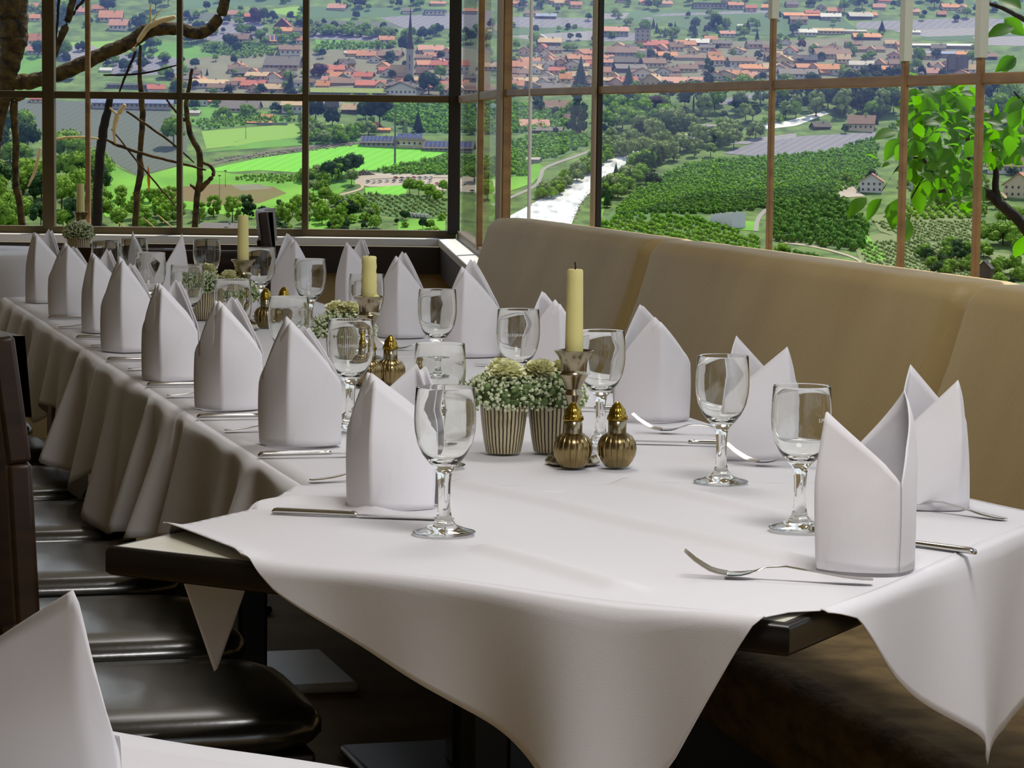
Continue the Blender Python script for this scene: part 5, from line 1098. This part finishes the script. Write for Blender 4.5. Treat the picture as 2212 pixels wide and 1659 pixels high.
    (1572, 80, 30, 7, 6, 'pink', 'white', 0, 'pink-roofed house in front of the dark park trees'), (1537, 90, 26, 5, 7, 'terra', 'cream', 8, 'terracotta roof before the dark park trees'), (1604, 62, 20, 5, 4, 'white', 'white', 0, 'small white roof behind the park trees'), (1395, 10, 24, 5, 5, 'terra', 'white', 0, 'terracotta house at the top right of the black post'), (1438, 14, 28, 6, 6, 'pink', 'white', 10, 'pink-roofed house at the top, second from the black post'), (1534, 18, 70, 9, 3, 'grey', 'grey', 0, 'long grey block at the top of the right window'), (1590, 20, 30, 9, 6, 'terra', 'grey', 0, 'terracotta house beside the long grey block'),
    (1736, 40, 78, 6, 7, 'orange', 'wood', 0, 'long orange-roofed hall at the upper right'), (1795, 44, 40, 8, 7, 'white', 'grey', -5, 'pale-roofed hall right of the long orange roof'), (1861, 42, 46, 7, 8, 'pale', 'wood', 6, 'pale grey-roofed hall left of the second pale mullion'), (1740, 78, 46, 8, 7, 'white', 'white', 0, 'white flat-roofed house right of the pale mullion'), (1792, 74, 62, 7, 6, 'tan', 'cream', 4, 'tan-roofed house in the upper right village'), (1874, 86, 54, 6, 8, 'orange', 'wood', 0, 'orange-roofed barn left of the second pale mullion'), (1840, 72, 60, 4, 4, 'pale', 'white', 0, 'row of pale roof lights behind the parked cars'),
    (1778, 112, 50, 10, 3, 'white', 'white', 0, 'white flat building in the middle of the right village'), (1802, 126, 72, 9, 12, 'brown', 'cream', 6, 'large brown-roofed house in the right village'), (1744, 136, 40, 7, 10, 'navy', 'stone', 0, 'house with a dark navy roof right of the pale mullion'), (1790, 162, 42, 13, 10, 'orange', 'white', -12, 'white house with an orange roof in the right village'), (1746, 152, 44, 6, 8, 'terra', 'cream', 5, 'terracotta roof with dark dormers right of the pale mullion'), (1726, 170, 78, 10, 11, 'grey', 'white', 0, 'long white house with a grey roof above the right cross rail'),
    (1690, 142, 36, 12, 10, 'tan', 'cream', 70, 'cream gabled house touching the pale mullion'), (1683, 156, 30, 8, 8, 'brown', 'white', 60, 'brown gabled house below the cream one'), (1861, 152, 48, 12, 8, 'pale', 'white', -6, 'modern white house left of the second pale mullion'), (1919, 158, 38, 7, 8, 'orange', 'cream', 5, 'orange roof left of the second pale mullion'), (1843, 166, 22, 10, 7, 'tan', 'tan', 80, 'small tan gabled house above the right rail'), (1894, 164, 30, 7, 3, 'blue', 'white', 0, 'small blue-roofed building above the right rail'), (1880, 112, 60, 5, 7, 'brown', 'cream', 0, 'low brown roof behind the modern white house'),
    (1990, 128, 60, 7, 7, 'brown', 'cream', 0, 'brown-roofed house right of the second pale mullion'), (1972, 74, 30, 4, 4, 'white', 'white', 0, 'small white house right of the second pale mullion'), (2035, 36, 18, 5, 7, 'terra', 'wood', 0, 'small terracotta roof left of the last mullion'), (2070, 22, 34, 6, 6, 'orange', 'white', 0, 'orange-roofed house left of the last mullion, top'), (2130, 128, 46, 6, 8, 'brown', 'wood', 0, 'brown-roofed barn right of the last mullion'), (2040, 148, 50, 5, 8, 'brown', 'cream', 10, 'brown roof before the castle ruin'),
    (1859, 284, 54, 18, 16, 'brown', 'cream', -12, 'brown-roofed farmhouse beside the grey nets'), (1777, 280, 36, 6, 9, 'dark', 'wood', 15, 'dark shed left of the brown-roofed farmhouse'), (1882, 416, 48, 24, 16, 'pink', 'white', 80, 'white house with a brown-pink gable at the road'), (2052, 430, 82, 34, 24, 'pink', 'white', 76, 'large white gabled house behind the leafy branch'), (2200, 428, 66, 30, 24, 'terra', 'cream', 70, 'chalet with a terracotta gable at the right edge'), (2118, 258, 80, 8, 10, 'brown', 'tan', 0, 'long brown roof between the leaves'),
    (2172, 376, 76, 18, 20, 'brown', 'white', -8, 'brown-roofed house with white skylights at the right edge'), (2158, 345, 60, 8, 16, 'brown', 'white', 5, 'brown roof above the skylight house'), (1982, 412, 26, 14, 3, 'white', 'white', 0, 'small white garage before the large gabled house'), (2152, 432, 40, 5, 10, 'tan', 'wood', 0, 'low tan shed roof at the lower right'), (2124, 614, 30, 34, 16, 'dark', 'wood', 70, 'dark wooden hut at the lower right corner of the window'),
    (480, 506, 86, 8, 14, 'grey', 'wood', 4, 'purplish-grey barn roof behind the far candle'), (575, 500, 30, 4, 8, 'pink', 'wood', 20, 'pink shed roof behind the dark chair post'), (415, 250, 30, 6, 5, 'pale', 'pinkw', 0, 'pale shed beside the second mullion'), (575, 258, 24, 4, 6, 'orange', 'wood', -10, 'small orange shed roof in the orchard'),
]
for (a, b, c, d, e_, f, g, h, l) in LIST:
    house(a, b, c, d, e_, f, g, h, l, flat=(e_ <= 3), solar=(5 if 'with panels' in l else False))
house(285, 236, 172, 15, 16, 'blue', 'grey', -2, 'long hall with a pale blue roof under the left rail', depth=40)
house(285, 192, 110, 8, 4, 'pale', 'stone', -6, 'long low flat building above the left rail', flat=True, depth=40)
house(752, 208, 156, 8, 9, 'green', 'stone', 6, 'wide hall with grass-covered roof strips', depth=60, chim=False)
house(866, 207, 70, 15, 14, 'dark', 'white', 72, 'white gabled villa with a dark roof above the rail', depth=60)
house(800, 190, 60, 6, 10, 'red', 'tan', 0, 'red-roofed wing left of the white gabled villa'); house(960, 196, 60, 8, 12, 'red', 'cream', 0, 'red-brown roof right of the white gabled villa')
house(818, 318, 76, 11, 12, 'grey', 'grey', -8, 'left wing of the club house with solar panels', solar=9, depth=36); house(884, 320, 58, 19, 12, 'dark', 'cream', -6, 'taller middle house of the club house', solar=5, hip=True, depth=44); house(968, 328, 104, 9, 13, 'grey', 'grey', -6, 'right wing of the club house with solar panels', solar=11, depth=36)
house(2030, 104, 190, 5, 5, 'white', 'pale' if 0 else 'grey', -4, 'wide glass house with its roof glare painted white left of the last mullion', depth=70, chim=False, win=False); house(2010, 122, 100, 6, 5, 'blue', 'grey', -14, 'long grey-blue hall roof below the bright glass house', chim=False, depth=30)  # white roof colour stands in for the glare on the glass
house(560, 268, 48, 2.5, 3, 'orange', 'white', 0, 'low bright orange stall roof above the vineyard', chim=False, win=False); house(590, 270, 0.1 + 60, 4, 1, 'pale', 'grey', 0, 'long pale green fence screen above the vineyard', flat=True, depth=4, win=False)
house(1092, 342, 44, 5, 2, 'white', 'grey', 0, 'white flat shed beside the tan post', flat=True) if 0 else None
house(1150, 352, 28, 7, 4, 'pale', 'grey', -16, 'small grey hut in the orchard by the footpath', chim=False)
for n_, poly_, l_, g_ in ((64, [(1300, 108), (1640, 96), (1900, 92), (2100, 120), (2100, 168), (1660, 172), (1300, 188)], 'one of the small roofs crowded into the right half of the village', 'small roofs of the right village'),
                          (44, [(400, 150), (700, 130), (960, 110), (1062, 120), (1062, 208), (700, 200), (400, 205)], 'one of the small roofs crowded around the church', 'small roofs around the church'),
                          (34, [(1090, 110), (1280, 110), (1280, 190), (1090, 198)], 'one of the small roofs between the tan and black posts', 'small roofs between the posts'),
                          (70, [(960, -30), (2110, -50), (2110, 24), (1700, 60), (1500, 24), (1090, 24)], 'one of the tiny houses of the farthest village along the top edge', 'tiny houses of the farthest village')):
    t_ = 0; pts = []
    while len(pts) < n_ and t_ < 4000:
        t_ += 1; x, y = random.uniform(min(a[0] for a in poly_), max(a[0] for a in poly_)), random.uniform(min(a[1] for a in poly_), max(a[1] for a in poly_))
        if inside((x, y), poly_) and all(abs(x - a) > 24 or abs(y - b) > 6 for a, b in pts): pts.append((x, y))
    for x, y in pts:
        gb = random.random() < .4; s_ = .8 if y < 40 else 1
        house(x, y, random.uniform(22, 40) * s_ * (.8 if gb else 1), random.uniform(6, 10) * s_, random.uniform(6, 10) * s_, random.choice(['terra', 'terra', 'orange', 'brown', 'pink', 'tan', 'red', 'grey', 'brown']), random.choice(['white', 'cream', 'white', 'pinkw', 'grey']), random.choice((70, 80)) if gb else random.uniform(-12, 12), l_, group=g_)
# covered wooden bridge
p = G(1542, 284); k = gm(1542, 284); r = empty('covered_bridge', p, R(-3)); tag(r, 'covered wooden bridge with a long grey roof over the river', 'bridge')
q = MB(); q.box((0, 0, 9.5 * k), (98 * k, 8 * k, 1.0)); q.add([(-50 * k, -5 * k, 11 * k), (50 * k, -5 * k, 11 * k), (50 * k, 5 * k, 11 * k), (-50 * k, 5 * k, 11 * k), (-50 * k, 0, 15.5 * k), (50 * k, 0, 15.5 * k)], [(0, 1, 5, 4), (2, 3, 4, 5), (1, 2, 5), (3, 0, 4)]); q.build('roof', RM['pale'], r, smooth=False)
q = MB(); q.box((0, 0, 2 * k), (98 * k, 7 * k, 3 * k))
for i in range(15): q.box(((-48 + 96 * i / 14) * k, -3.5 * k, 6 * k), (1.2 * k, .8 * k, 9 * k))
q.box((0, 2.5 * k, 6 * k), (96 * k, 1, 8 * k)); q.build('truss', WM['wood'], r, smooth=False)
# church
p = G(884, 174); k = gm(884, 174); r = empty('church', p, R(-4)); tag(r, 'church with a tall slate spire and a grey tower in the village', 'church')
q = MB(); q.box((0, 4, 26 * k), (15 * k, 14 * k, 84 * k)); q.build('tower', WM['grey'], r, smooth=False)
q = MB(); a = 8.2 * k
q.add([(-a, 4 - a, 68 * k), (a, 4 - a, 68 * k), (a, 4 + a, 68 * k), (-a, 4 + a, 68 * k)] + [(-a * .62, 4 - a * .62, 84 * k), (a * .62, 4 - a * .62, 84 * k), (a * .62, 4 + a * .62, 84 * k), (-a * .62, 4 + a * .62, 84 * k), (0, 4, 160 * k)], [(0, 1, 5, 4), (1, 2, 6, 5), (2, 3, 7, 6), (3, 0, 4, 7), (4, 5, 8), (5, 6, 8), (6, 7, 8), (7, 4, 8)]); q.build('spire', RM['dark'], r, smooth=False)
q = MB(); q.tube([(0, 4, 158 * k), (0, 4, 170 * k)], .12, n=6); q.box((0, 4, 167 * k), (1.6, .2, .2)); q.build('cross', RM['dark'], r, smooth=False)
q = MB()
for z in (30, 48): rect(q, (0, 4 - 7 * k, z * k), (1, 0, 0), 2.2 * k, 13 * k, (0, -1, 0))
q.build('belfry_openings', WIN, r, smooth=False)
q = MB(); q.box((-26 * k, 8, 2 * k), (44 * k, 18 * k, 30 * k)); q.build('nave', WM['tan'], r, smooth=False)
q = MB(); q.add([(-50 * k, 8 - 11 * k, 9 * k), (-3 * k, 8 - 11 * k, 9 * k), (-3 * k, 8 + 11 * k, 9 * k), (-50 * k, 8 + 11 * k, 9 * k), (-44 * k, 8, 34 * k), (-3 * k, 8, 34 * k)], [(0, 1, 5, 4), (2, 3, 4, 5), (3, 0, 4), (1, 2, 5)]); q.build('nave_roof', RM['tan'], r, smooth=False)
# castle ruin
p = G(2070, 158); k = gm(2070, 158); q = MB(); q.box((0, 5, 15 * k), (44 * k, 22 * k, 40 * k)); q.box((-14 * k, 2, 24 * k), (16 * k, 16 * k, 34 * k))
for i in range(7): q.box(((-20 + 6.6 * i) * k, 5 - 10 * k, 36.5 * k), (3.2 * k, 2 * k, 4 * k))
o = q.build('castle_ruin', WM['stone'], smooth=False, loc=p); tag(o, 'dark battlemented castle ruin left of the last mullion', 'ruin')
# masts, goal, bales, wall
def mast(px, py, h, w, label, cross=True):
    p = G(px, py); k = gm(px, py); r = empty('utility_pole', p); tag(r, label, 'pole'); q = MB(); q.tube([(0, 0, 0), (0, 0, h * k)], [w * k, w * k * .6], n=8); q.build('shaft', MAT['pole wood'], r)
    if cross: q = MB(); q.box((0, 0, h * k * .97), (6 * k, .6, .6)); q.build('cross_arm', MAT['pole wood'], r, smooth=False)
pbr('pole wood', (96, 92, 86), .8); pbr('galvanised mast', (120, 128, 128), .5)
p = G(853, 356); k = gm(853, 356); r = empty('floodlight_mast', p); tag(r, 'tall grey floodlight mast beside the football pitch', 'mast'); q = MB(); q.tube([(0, 0, 0), (0, 0, 128 * k)], [2.3 * k, 1.8 * k], n=8); q.build('shaft', MAT['galvanised mast'], r); q = MB(); q.box((0, 0, 127 * k), (6 * k, 1, 2.5 * k)); q.build('lamp_bar', MAT['galvanised mast'], r)
for a in [(487, 404, 36, .6, 'thin pole left of the twin pole in the lower left meadow'), (531, 300, 58, .6, 'thin dark pole by the light vineyard'), (474, 440, 62, .6, 'thin pole in front of the ploughed strip'), (1814, 382, 54, .8, 'wooden utility pole by the big orchard'), (1964, 532, 70, .7, 'dark pole right of the second pale mullion, lower'), (2055, 606, 86, .6, 'thin pole left of the last mullion near the bench'), (745, 106, 22, .4, 'thin lamp pole on the far green slope')]: mast(*a)
q = MB(); p = G(879, 322); k = gm(879, 322); q.tube([(-15 * k, 0, 0), (-15 * k, 0, 9 * k), (15 * k, 0, 9 * k), (15 * k, 0, 0)], .35, n=6); o = q.build('football_goal', WM['white'], loc=p); tag(o, 'white football goal before the club house', 'goal')
BALE = pbr('wrapped bale', (216, 212, 200), .5, var=.1); bm0 = None
for i in range(7):
    p = G(872 + 8.5 * i, 467 + .8 * i); k = gm(872, 467)
    if bm0 is None: q = MB(); rr_ = 5 * k; q.lathe([(.01, -3.4 * k), (rr_ * .9, -3.4 * k), (rr_, -3 * k), (rr_, 3 * k), (rr_ * .9, 3.4 * k), (.01, 3.4 * k)], 20); bm0 = mesh_of(q, 'round_bale', BALE)
    o = bpy.data.objects.new('round_bale', bm0); COL.objects.link(o); o.location = p + V((0, 0, 4.6 * k)); o.rotation_euler = (pi / 2, 0, .5); tag(o, 'pale round bale in the row below the vineyard', 'bale', 'pale round bales')
# net wall at the edge of the lower orchard
NETM = pbr('grey net', (246, 246, 250), .8, var=.1); q = MB()
for i in range(5):
    a, b = G(1545 + 11.5 * i, 478 + 3 * i), G(1545 + 11.5 * i + 8.5, 484 + 3 * i); h = (18 + 4 * i) * gm(1560, 480); q.box((a + b) / 2 + V((0, 0, h / 2)), ((b - a).length, .5, h), rz=.1)
    q.box(a + V((0, -1, h * .5)), (.5, .5, h))
o = q.build('hail_net_curtain', NETM, smooth=False); tag(o, 'grey net curtains hanging at the end of the orchard rows', 'net')
# clear the trees that would stand inside a house, then build the mass of small distant trees
for o, x, y in PL:
    if blocked(x, y): bpy.data.objects.remove(o)
ALB[0] = .9
q = MB(); mats = [TRUNK]
for mt, lst in FAR.items():
    mats.append(FO[mt]); mi = len(mats) - 1
    for me, loc, s, rz, x, y in lst:
        if blocked(x, y) or any(inside((x, y), p_) for p_ in ORCH): continue
        M = Matrix.Translation(loc) @ Matrix.Rotation(rz, 4, 'Z') @ Matrix.Scale(s, 4)
        q.add([M @ v.co for v in me.vertices], [tuple(p.vertices) for p in me.polygons]); q.m[-len(me.polygons):] = [0 if p.material_index else mi for p in me.polygons]
o = q.build('distant_trees', mats, smooth=False); tag(o, kind='stuff')
# ------------------------------------------------------------------ parked cars
CARC = dict(red=(196, 40, 36), silver=(186, 190, 196), white=(232, 232, 232), black=(40, 44, 52), blue=(52, 70, 120), grey=(112, 118, 128)); CM = {k: pbr('car ' + k, v, .25, coat=.6) for k, v in CARC.items()}; TYRE = pbr('tyre', (24, 24, 24), .8); CGL = pbr('car glass', (30, 36, 44), .1)
def car_mesh(col):
    r = []
    q = MB(); q.grid([[(x, y * s, z) for x, z in ((-2.1, .35), (-2.15, .75), (-1.9, .92), (-1.5, 1.0), (1.0, .95), (1.95, .82), (2.15, .6), (2.1, .35))] for y, s in ((-.85, .96), (-.85, 1), (.85, 1), (.85, .96))]); n = 8
    q.add([(x, y, z) for y in (-.85, .85) for x, z in ((-2.1, .35), (-2.15, .75), (-1.9, .92), (-1.5, 1.0), (1.0, .95), (1.95, .82), (2.15, .6), (2.1, .35))], [tuple(range(7, -1, -1)), tuple(range(8, 16))])
    q.add([(-.95, -.66, 1.42), (.25, -.66, 1.42), (.25, .66, 1.42), (-.95, .66, 1.42)], [(0, 1, 2, 3)]); r.append(mesh_of(q, 'bodywork', CM[col]))
    return r[0]
q = MB(); q.add([(-1.7, -.78, .97), (.95, -.78, .97), (.25, -.66, 1.40), (-.95, -.66, 1.40), (-1.7, .78, .97), (.95, .78, .97), (.25, .66, 1.40), (-.95, .66, 1.40)], [(0, 1, 2, 3), (5, 4, 7, 6), (1, 5, 6, 2), (4, 0, 3, 7)]); CABIN = mesh_of(q, 'cabin_glass', CGL)
q = MB(); [q.lathe([(.01, -.1), (.33, -.1), (.33, .1), (.01, .1)], 12) for _ in (0,)]; WHEEL = mesh_of(q, 'wheel', TYRE); CB = {c: car_mesh(c) for c in CARC}
def part(me, name, par, loc=(0, 0, 0), rot=(0, 0, 0)):
    o = bpy.data.objects.new(name, me); COL.objects.link(o); o.parent = par; o.location = loc; o.rotation_euler = rot; return o
cars = [(795, 395, 'blue', 'dark blue car at the left end of the front row of the parking lot'), (808, 396, 'white', 'white car second in the front row of the parking lot'), (821, 395, 'silver', 'silver car third in the front row of the parking lot'), (836, 394, 'white', 'white car fourth in the front row of the parking lot'), (851, 394, 'blue', 'blue-grey car fifth in the front row, below the red car'), (867, 394, 'grey', 'dark grey car sixth in the front row'), (882, 395, 'white', 'white car seventh in the front row'), (897, 394, 'silver', 'silver car eighth in the front row'),
        (855, 387, 'red', 'red car at the left end of the back row of the parking lot'), (868, 388, 'black', 'black car beside the red car'), (882, 388, 'grey', 'grey car third in the back row'), (894, 387, 'red', 'dark red car fourth in the back row'), (907, 387, 'grey', 'grey car fifth in the back row'), (919, 387, 'silver', 'silver car sixth in the back row'), (931, 387, 'white', 'white car seventh in the back row'), (928, 394, 'white', 'white car at the right end of the front row'), (944, 400, 'red', 'red car at the near right end of the parking lot'),
        (1004, 400, 'white', 'white car behind the dark window post'), (1020, 416, 'black', 'dark car left of the thin brown mullion between the posts'), (1046, 418, 'blue', 'blue car right of the thin brown mullion between the posts')]
for px, py, c, l in cars:
    r = empty('car', G(px, py, .6), R(random.uniform(50, 70))); k = 12.5 * gm(px, py) / 4.3; r.scale = (k, k, k); tag(r, l, 'car', 'cars on the gravel parking lot')
    part(CB[c], 'bodywork', r); part(CABIN, 'cabin_glass', r)
    for x in (-1.35, 1.35):
        for y in (-.82, .82): part(WHEEL, 'wheel', r, (x, y, .33), (pi / 2, 0, 0))

# ================================================================== BRANCHES JUST OUTSIDE THE WINDOWS
random.seed(5); ALB[0] = 1.0
YB = 12.2; kb = YB / FPX
vine = empty('old_vine_tree', at_y(10, 520, YB)); tag(vine, 'old mossy tree with bare crooked stems outside the left window', 'tree')
VB = vine.location.copy()
def limb(name, pts, w, mat, y=YB, noise=.12, jit=.005, root=vine, base=VB, k=6, n=10):
    P = smoothpath([at_y(a, b, y + (c[0] if c else 0)) - base for a, b, *c in pts], k)
    m_ = len(P); ws = [interp([(i * (m_ - 1) / (len(w) - 1), w[i]) for i in range(len(w))], j) / 2 * y / FPX for j in range(m_)]
    P = [p + V((random.uniform(-jit, jit) * .5, random.uniform(-jit, jit), random.uniform(-jit, jit) * .5)) if 0 < i < m_ - 1 else p for i, p in enumerate(P)]
    q = MB(); q.tube(P, ws, n=n, noise=noise); o = q.build(name, mat, root, angle=180, sub=1); return o
limb('trunk', [(28, -60), (26, 20), (30, 80), (22, 130), (12, 190), (-6, 260), (-25, 400), (-40, 540)], [76, 70, 66, 52, 40, 36, 40, 44], BARK, k=10, jit=.003)
limb('branch', [(10, 176), (60, 176), (110, 165), (170, 142), (230, 112), (280, 92), (320, 66), (384, 62), (430, 72), (466, 48), (484, 12), (492, -40)], [38, 36, 34, 34, 32, 32, 34, 30, 28, 26, 24, 22], BARK, k=8)
limb('stem', [(52, 205), (30, 226), (34, 300), (33, 380), (42, 440), (54, 540)], [16, 18, 16, 15, 16, 17], BARK)
limb('stem', [(44, 205), (20, 214), (2, 230)], [12, 12, 10], BARK)
limb('stem', [(240, 205), (228, 260), (218, 320), (212, 400), (206, 540)], [14, 20, 22, 22, 24], BARKD)
limb('stem', [(303, 96), (302, 150), (306, 210), (308, 260), (302, 330), (304, 370), (296, 420), (288, 540)], [6, 9, 13, 14, 13, 16, 14, 14], BARK)
limb('stem', [(416, 148), (408, 190), (402, 230), (412, 290), (430, 330), (432, 380), (424, 430), (420, 540)], [7, 9, 11, 13, 14, 14, 14, 15], BARK)
limb('side_shoot', [(428, 420), (444, 396), (461, 380), (456, 360), (436, 350)], [13, 12, 9, 8, 6], BARK); limb('side_shoot', [(428, 412), (418, 404), (410, 398)], [9, 7, 4], BARK)
limb('side_shoot', [(400, 262), (380, 240), (364, 222), (358, 206)], [8, 6, 5, 4], BARK)
limb('stem', [(166, -40), (150, 30), (140, 60), (124, 100), (106, 150), (80, 176)], [16, 16, 18, 14, 10, 10], BARK); limb('side_shoot', [(128, -10), (124, 50), (120, 90)], [7, 6, 5], BARKD); limb('side_shoot', [(188, -10), (164, 20), (148, 50)], [6, 7, 8], BARKD)
limb('twig', [(284, 112), (306, 78), (330, 52), (380, 36)], [7, 11, 14, 10], TWIG, YB - .3, .1, .003); limb('twig', [(326, 54), (324, 30), (326, 6)], [6, 5, 3], TWIG, YB - .3, .1, .003); limb('twig', [(330, 44), (352, 14)], [4, 2], TWIG, YB - .3, .1, .002)
limb('twig', [(250, 318), (247, 280), (254, 248), (272, 226)], [5, 9, 13, 9], TWIG, YB - .4, .1, .003); limb('twig', [(256, 250), (240, 236), (238, 232)], [6, 5, 3], TWIG, YB - .4, .1, .002)
limb('twig', [(228, 300), (260, 316), (330, 338), (390, 352), (446, 368)], [5, 7, 7, 6, 4], BARK, YB - .4, .1, .003); limb('twig', [(272, 240), (320, 272), (372, 310), (420, 352)], [5, 6, 5, 3], BARK, YB - .4, .1, .003); limb('twig', [(118, 302), (160, 296), (214, 300)], [6, 6, 4], TWIG, YB - .4, .1, .003)
limb('twig', [(240, 278), (290, 340), (340, 400), (380, 446)], [3, 4, 4, 3], BARK, YB - .4, .1, .003); limb('twig', [(60, 404), (76, 368), (88, 318)], [4, 8, 6], TWIG, YB - .4, .1, .002); limb('twig', [(222, 162), (300, 160), (384, 140)], [4, 5, 3], BARKD, YB - .4, .1, .003); limb('twig', [(294, 110), (272, 160), (258, 200)], [6, 6, 4], BARKD, YB - .4, .1, .003)
limb('twig', [(256, 480), (276, 496)], [3, 3], TWIG, YB - .5, .1, .001); limb('twig', [(306, 468), (340, 496)], [3, 3], TWIG, YB - .5, .1, .001); limb('twig', [(338, 462), (376, 494)], [3, 3], TWIG, YB - .5, .1, .001)
lq = at_y(320, 385, YB - .4) - VB; q = MB(); q.grid([[lq + V((x * .006 * (1 if j in (1, 2) else .3), .01 * j, .05 - .034 * j)) for x in (-1, 0, 1)] for j in range(4)]); q.build('withered_leaf', pbr('withered leaf', (206, 140, 20), .7), vine)

# leafy branch outside the right window
YT = 7.6; tree = empty('leafy_branch', at_y(2240, 560, YT)); tag(tree, 'leafy branch with sunlit green leaves outside the right window', 'branch'); TB = tree.location.copy()
lb = lambda pts, w: limb('bough', pts, w, BARKD, YT, .08, .002, tree, TB)
lb([(2300, 620), (2212, 490), (2160, 440), (2130, 416), (2090, 402), (2040, 380), (2000, 352), (1982, 318)], [30, 26, 24, 22, 15, 12, 9, 6]); lb([(2158, 440), (2150, 400), (2152, 372), (2144, 348), (2148, 310)], [18, 16, 14, 9, 6]); lb([(2090, 402), (2050, 412), (2015, 414)], [11, 10, 5])
lb([(2070, 396), (2092, 350), (2090, 300), (2086, 262), (2050, 236), (2040, 226)], [10, 10, 10, 11, 10, 5]); lb([(2088, 270), (2092, 245)], [7, 3]); lb([(2260, 70), (2212, 42), (2175, 22), (2130, 4), (2090, -20)], [14, 12, 10, 8, 6]); lb([(2240, 240), (2212, 222), (2190, 196)], [8, 7, 4])
lb([(2015, 360), (1990, 390), (1968, 430)], [6, 4, 3]); lb([(1990, 340), (1950, 350), (1900, 420)], [5, 4, 2])
def leaf(q, c, L, w, dirv, nor, fold=.25, curl=.25):
    d = V(dirv).normalized(); n = V(nor); n = (n - d * n.dot(d)).normalized(); s = d.cross(n); rows = []
    for t, ww in ((0, .04), (.12, .50), (.28, .88), (.45, 1), (.62, .86), (.8, .48), (.93, .16), (1, .01)):
        base = c + d * (L * t) - n * (curl * L * t * t); rows.append([base + s * (w * ww * u) + n * (fold * w * ww * abs(u)) for u in (-1, -.5, 0, .5, 1)])
    q.grid(rows)
kt = YT / FPX; q = MB(); spots = []
for (x, y, dx, dy, L) in [(1938, 285, -60, 8, 62), (1944, 300, -40, 46, 62), (1872, 428, -38, 28, 58), (1905, 430, -36, 40, 60), (1940, 430, -20, 70, 66), (1960, 470, 4, 62, 60), (1975, 405, 20, 60, 64), (2010, 418, -10, 45, 48), (1925, 352, -25, 6, 26), (1895, 345, -22, -16, 30), (2212, 210, -50, 36, 64), (2200, 225, 8, 60, 60), (2150, 262, 60, -12, 66), (2110, 262, 50, -4, 56), (2140, 20, -30, 55, 60), (2170, 40, 40, 34, 60), (2190, 60, -55, 10, 60), (2205, 20, -40, -30, 60), (2190, 120, -30, 40, 50), (2195, 125, -46, 26, 56), (2212, 510, -10, 50, 56), (1968, 196, -20, 40, 52), (1960, 158, 30, 4, 34)]: spots.append((x, y, dx, dy, L))
for k in range(430):
    while True:
        x, y = random.uniform(1960, 2215), random.uniform(190, 440)
        if y < 250 + (x - 1960) * .8 + 110 and not (x > 2110 and y > 345) and not (x > 2110 and 170 < y < 250): break
    a = random.uniform(0, 2 * pi); spots.append((x, y, cos(a), sin(a) * .8 + .25, random.uniform(28, 54)))
for i_, (x, y, dx, dy, L) in enumerate(spots):
    c = at_y(x, y, YT + random.uniform(-.45, .45)) - TB; d = V((dx, random.uniform(-.5, .5) * sqrt(dx * dx + dy * dy), -dy)); nr = V((random.uniform(-.5, .5), random.uniform(-.9, .2), random.uniform(.3, 1)))
    leaf(q, c, L * kt * (1.0 if i_ < 23 else .85), L * kt * .31, d, nr)
q.build('leaves', LEAF, tree, angle=180)

# ================================================================== HAZE over the valley
hz = bpy.data.materials.new('valley haze'); hz.use_nodes = True; n = hz.node_tree; n.nodes.clear(); vs_ = n.nodes.new('ShaderNodeVolumeScatter'); vs_.inputs['Color'].default_value = (.24, .34, 1, 1); vs_.inputs['Density'].default_value = .00052
ho = n.nodes.new('ShaderNodeOutputMaterial'); n.links.new(vs_.outputs[0], ho.inputs['Volume'])
q = MB(); q.box((0, 2150, 60), (2400, 1100, 520)); o = q.build('haze', hz, smooth=False); tag(o, 'thin bluish haze over the valley', 'haze', kind='stuff')
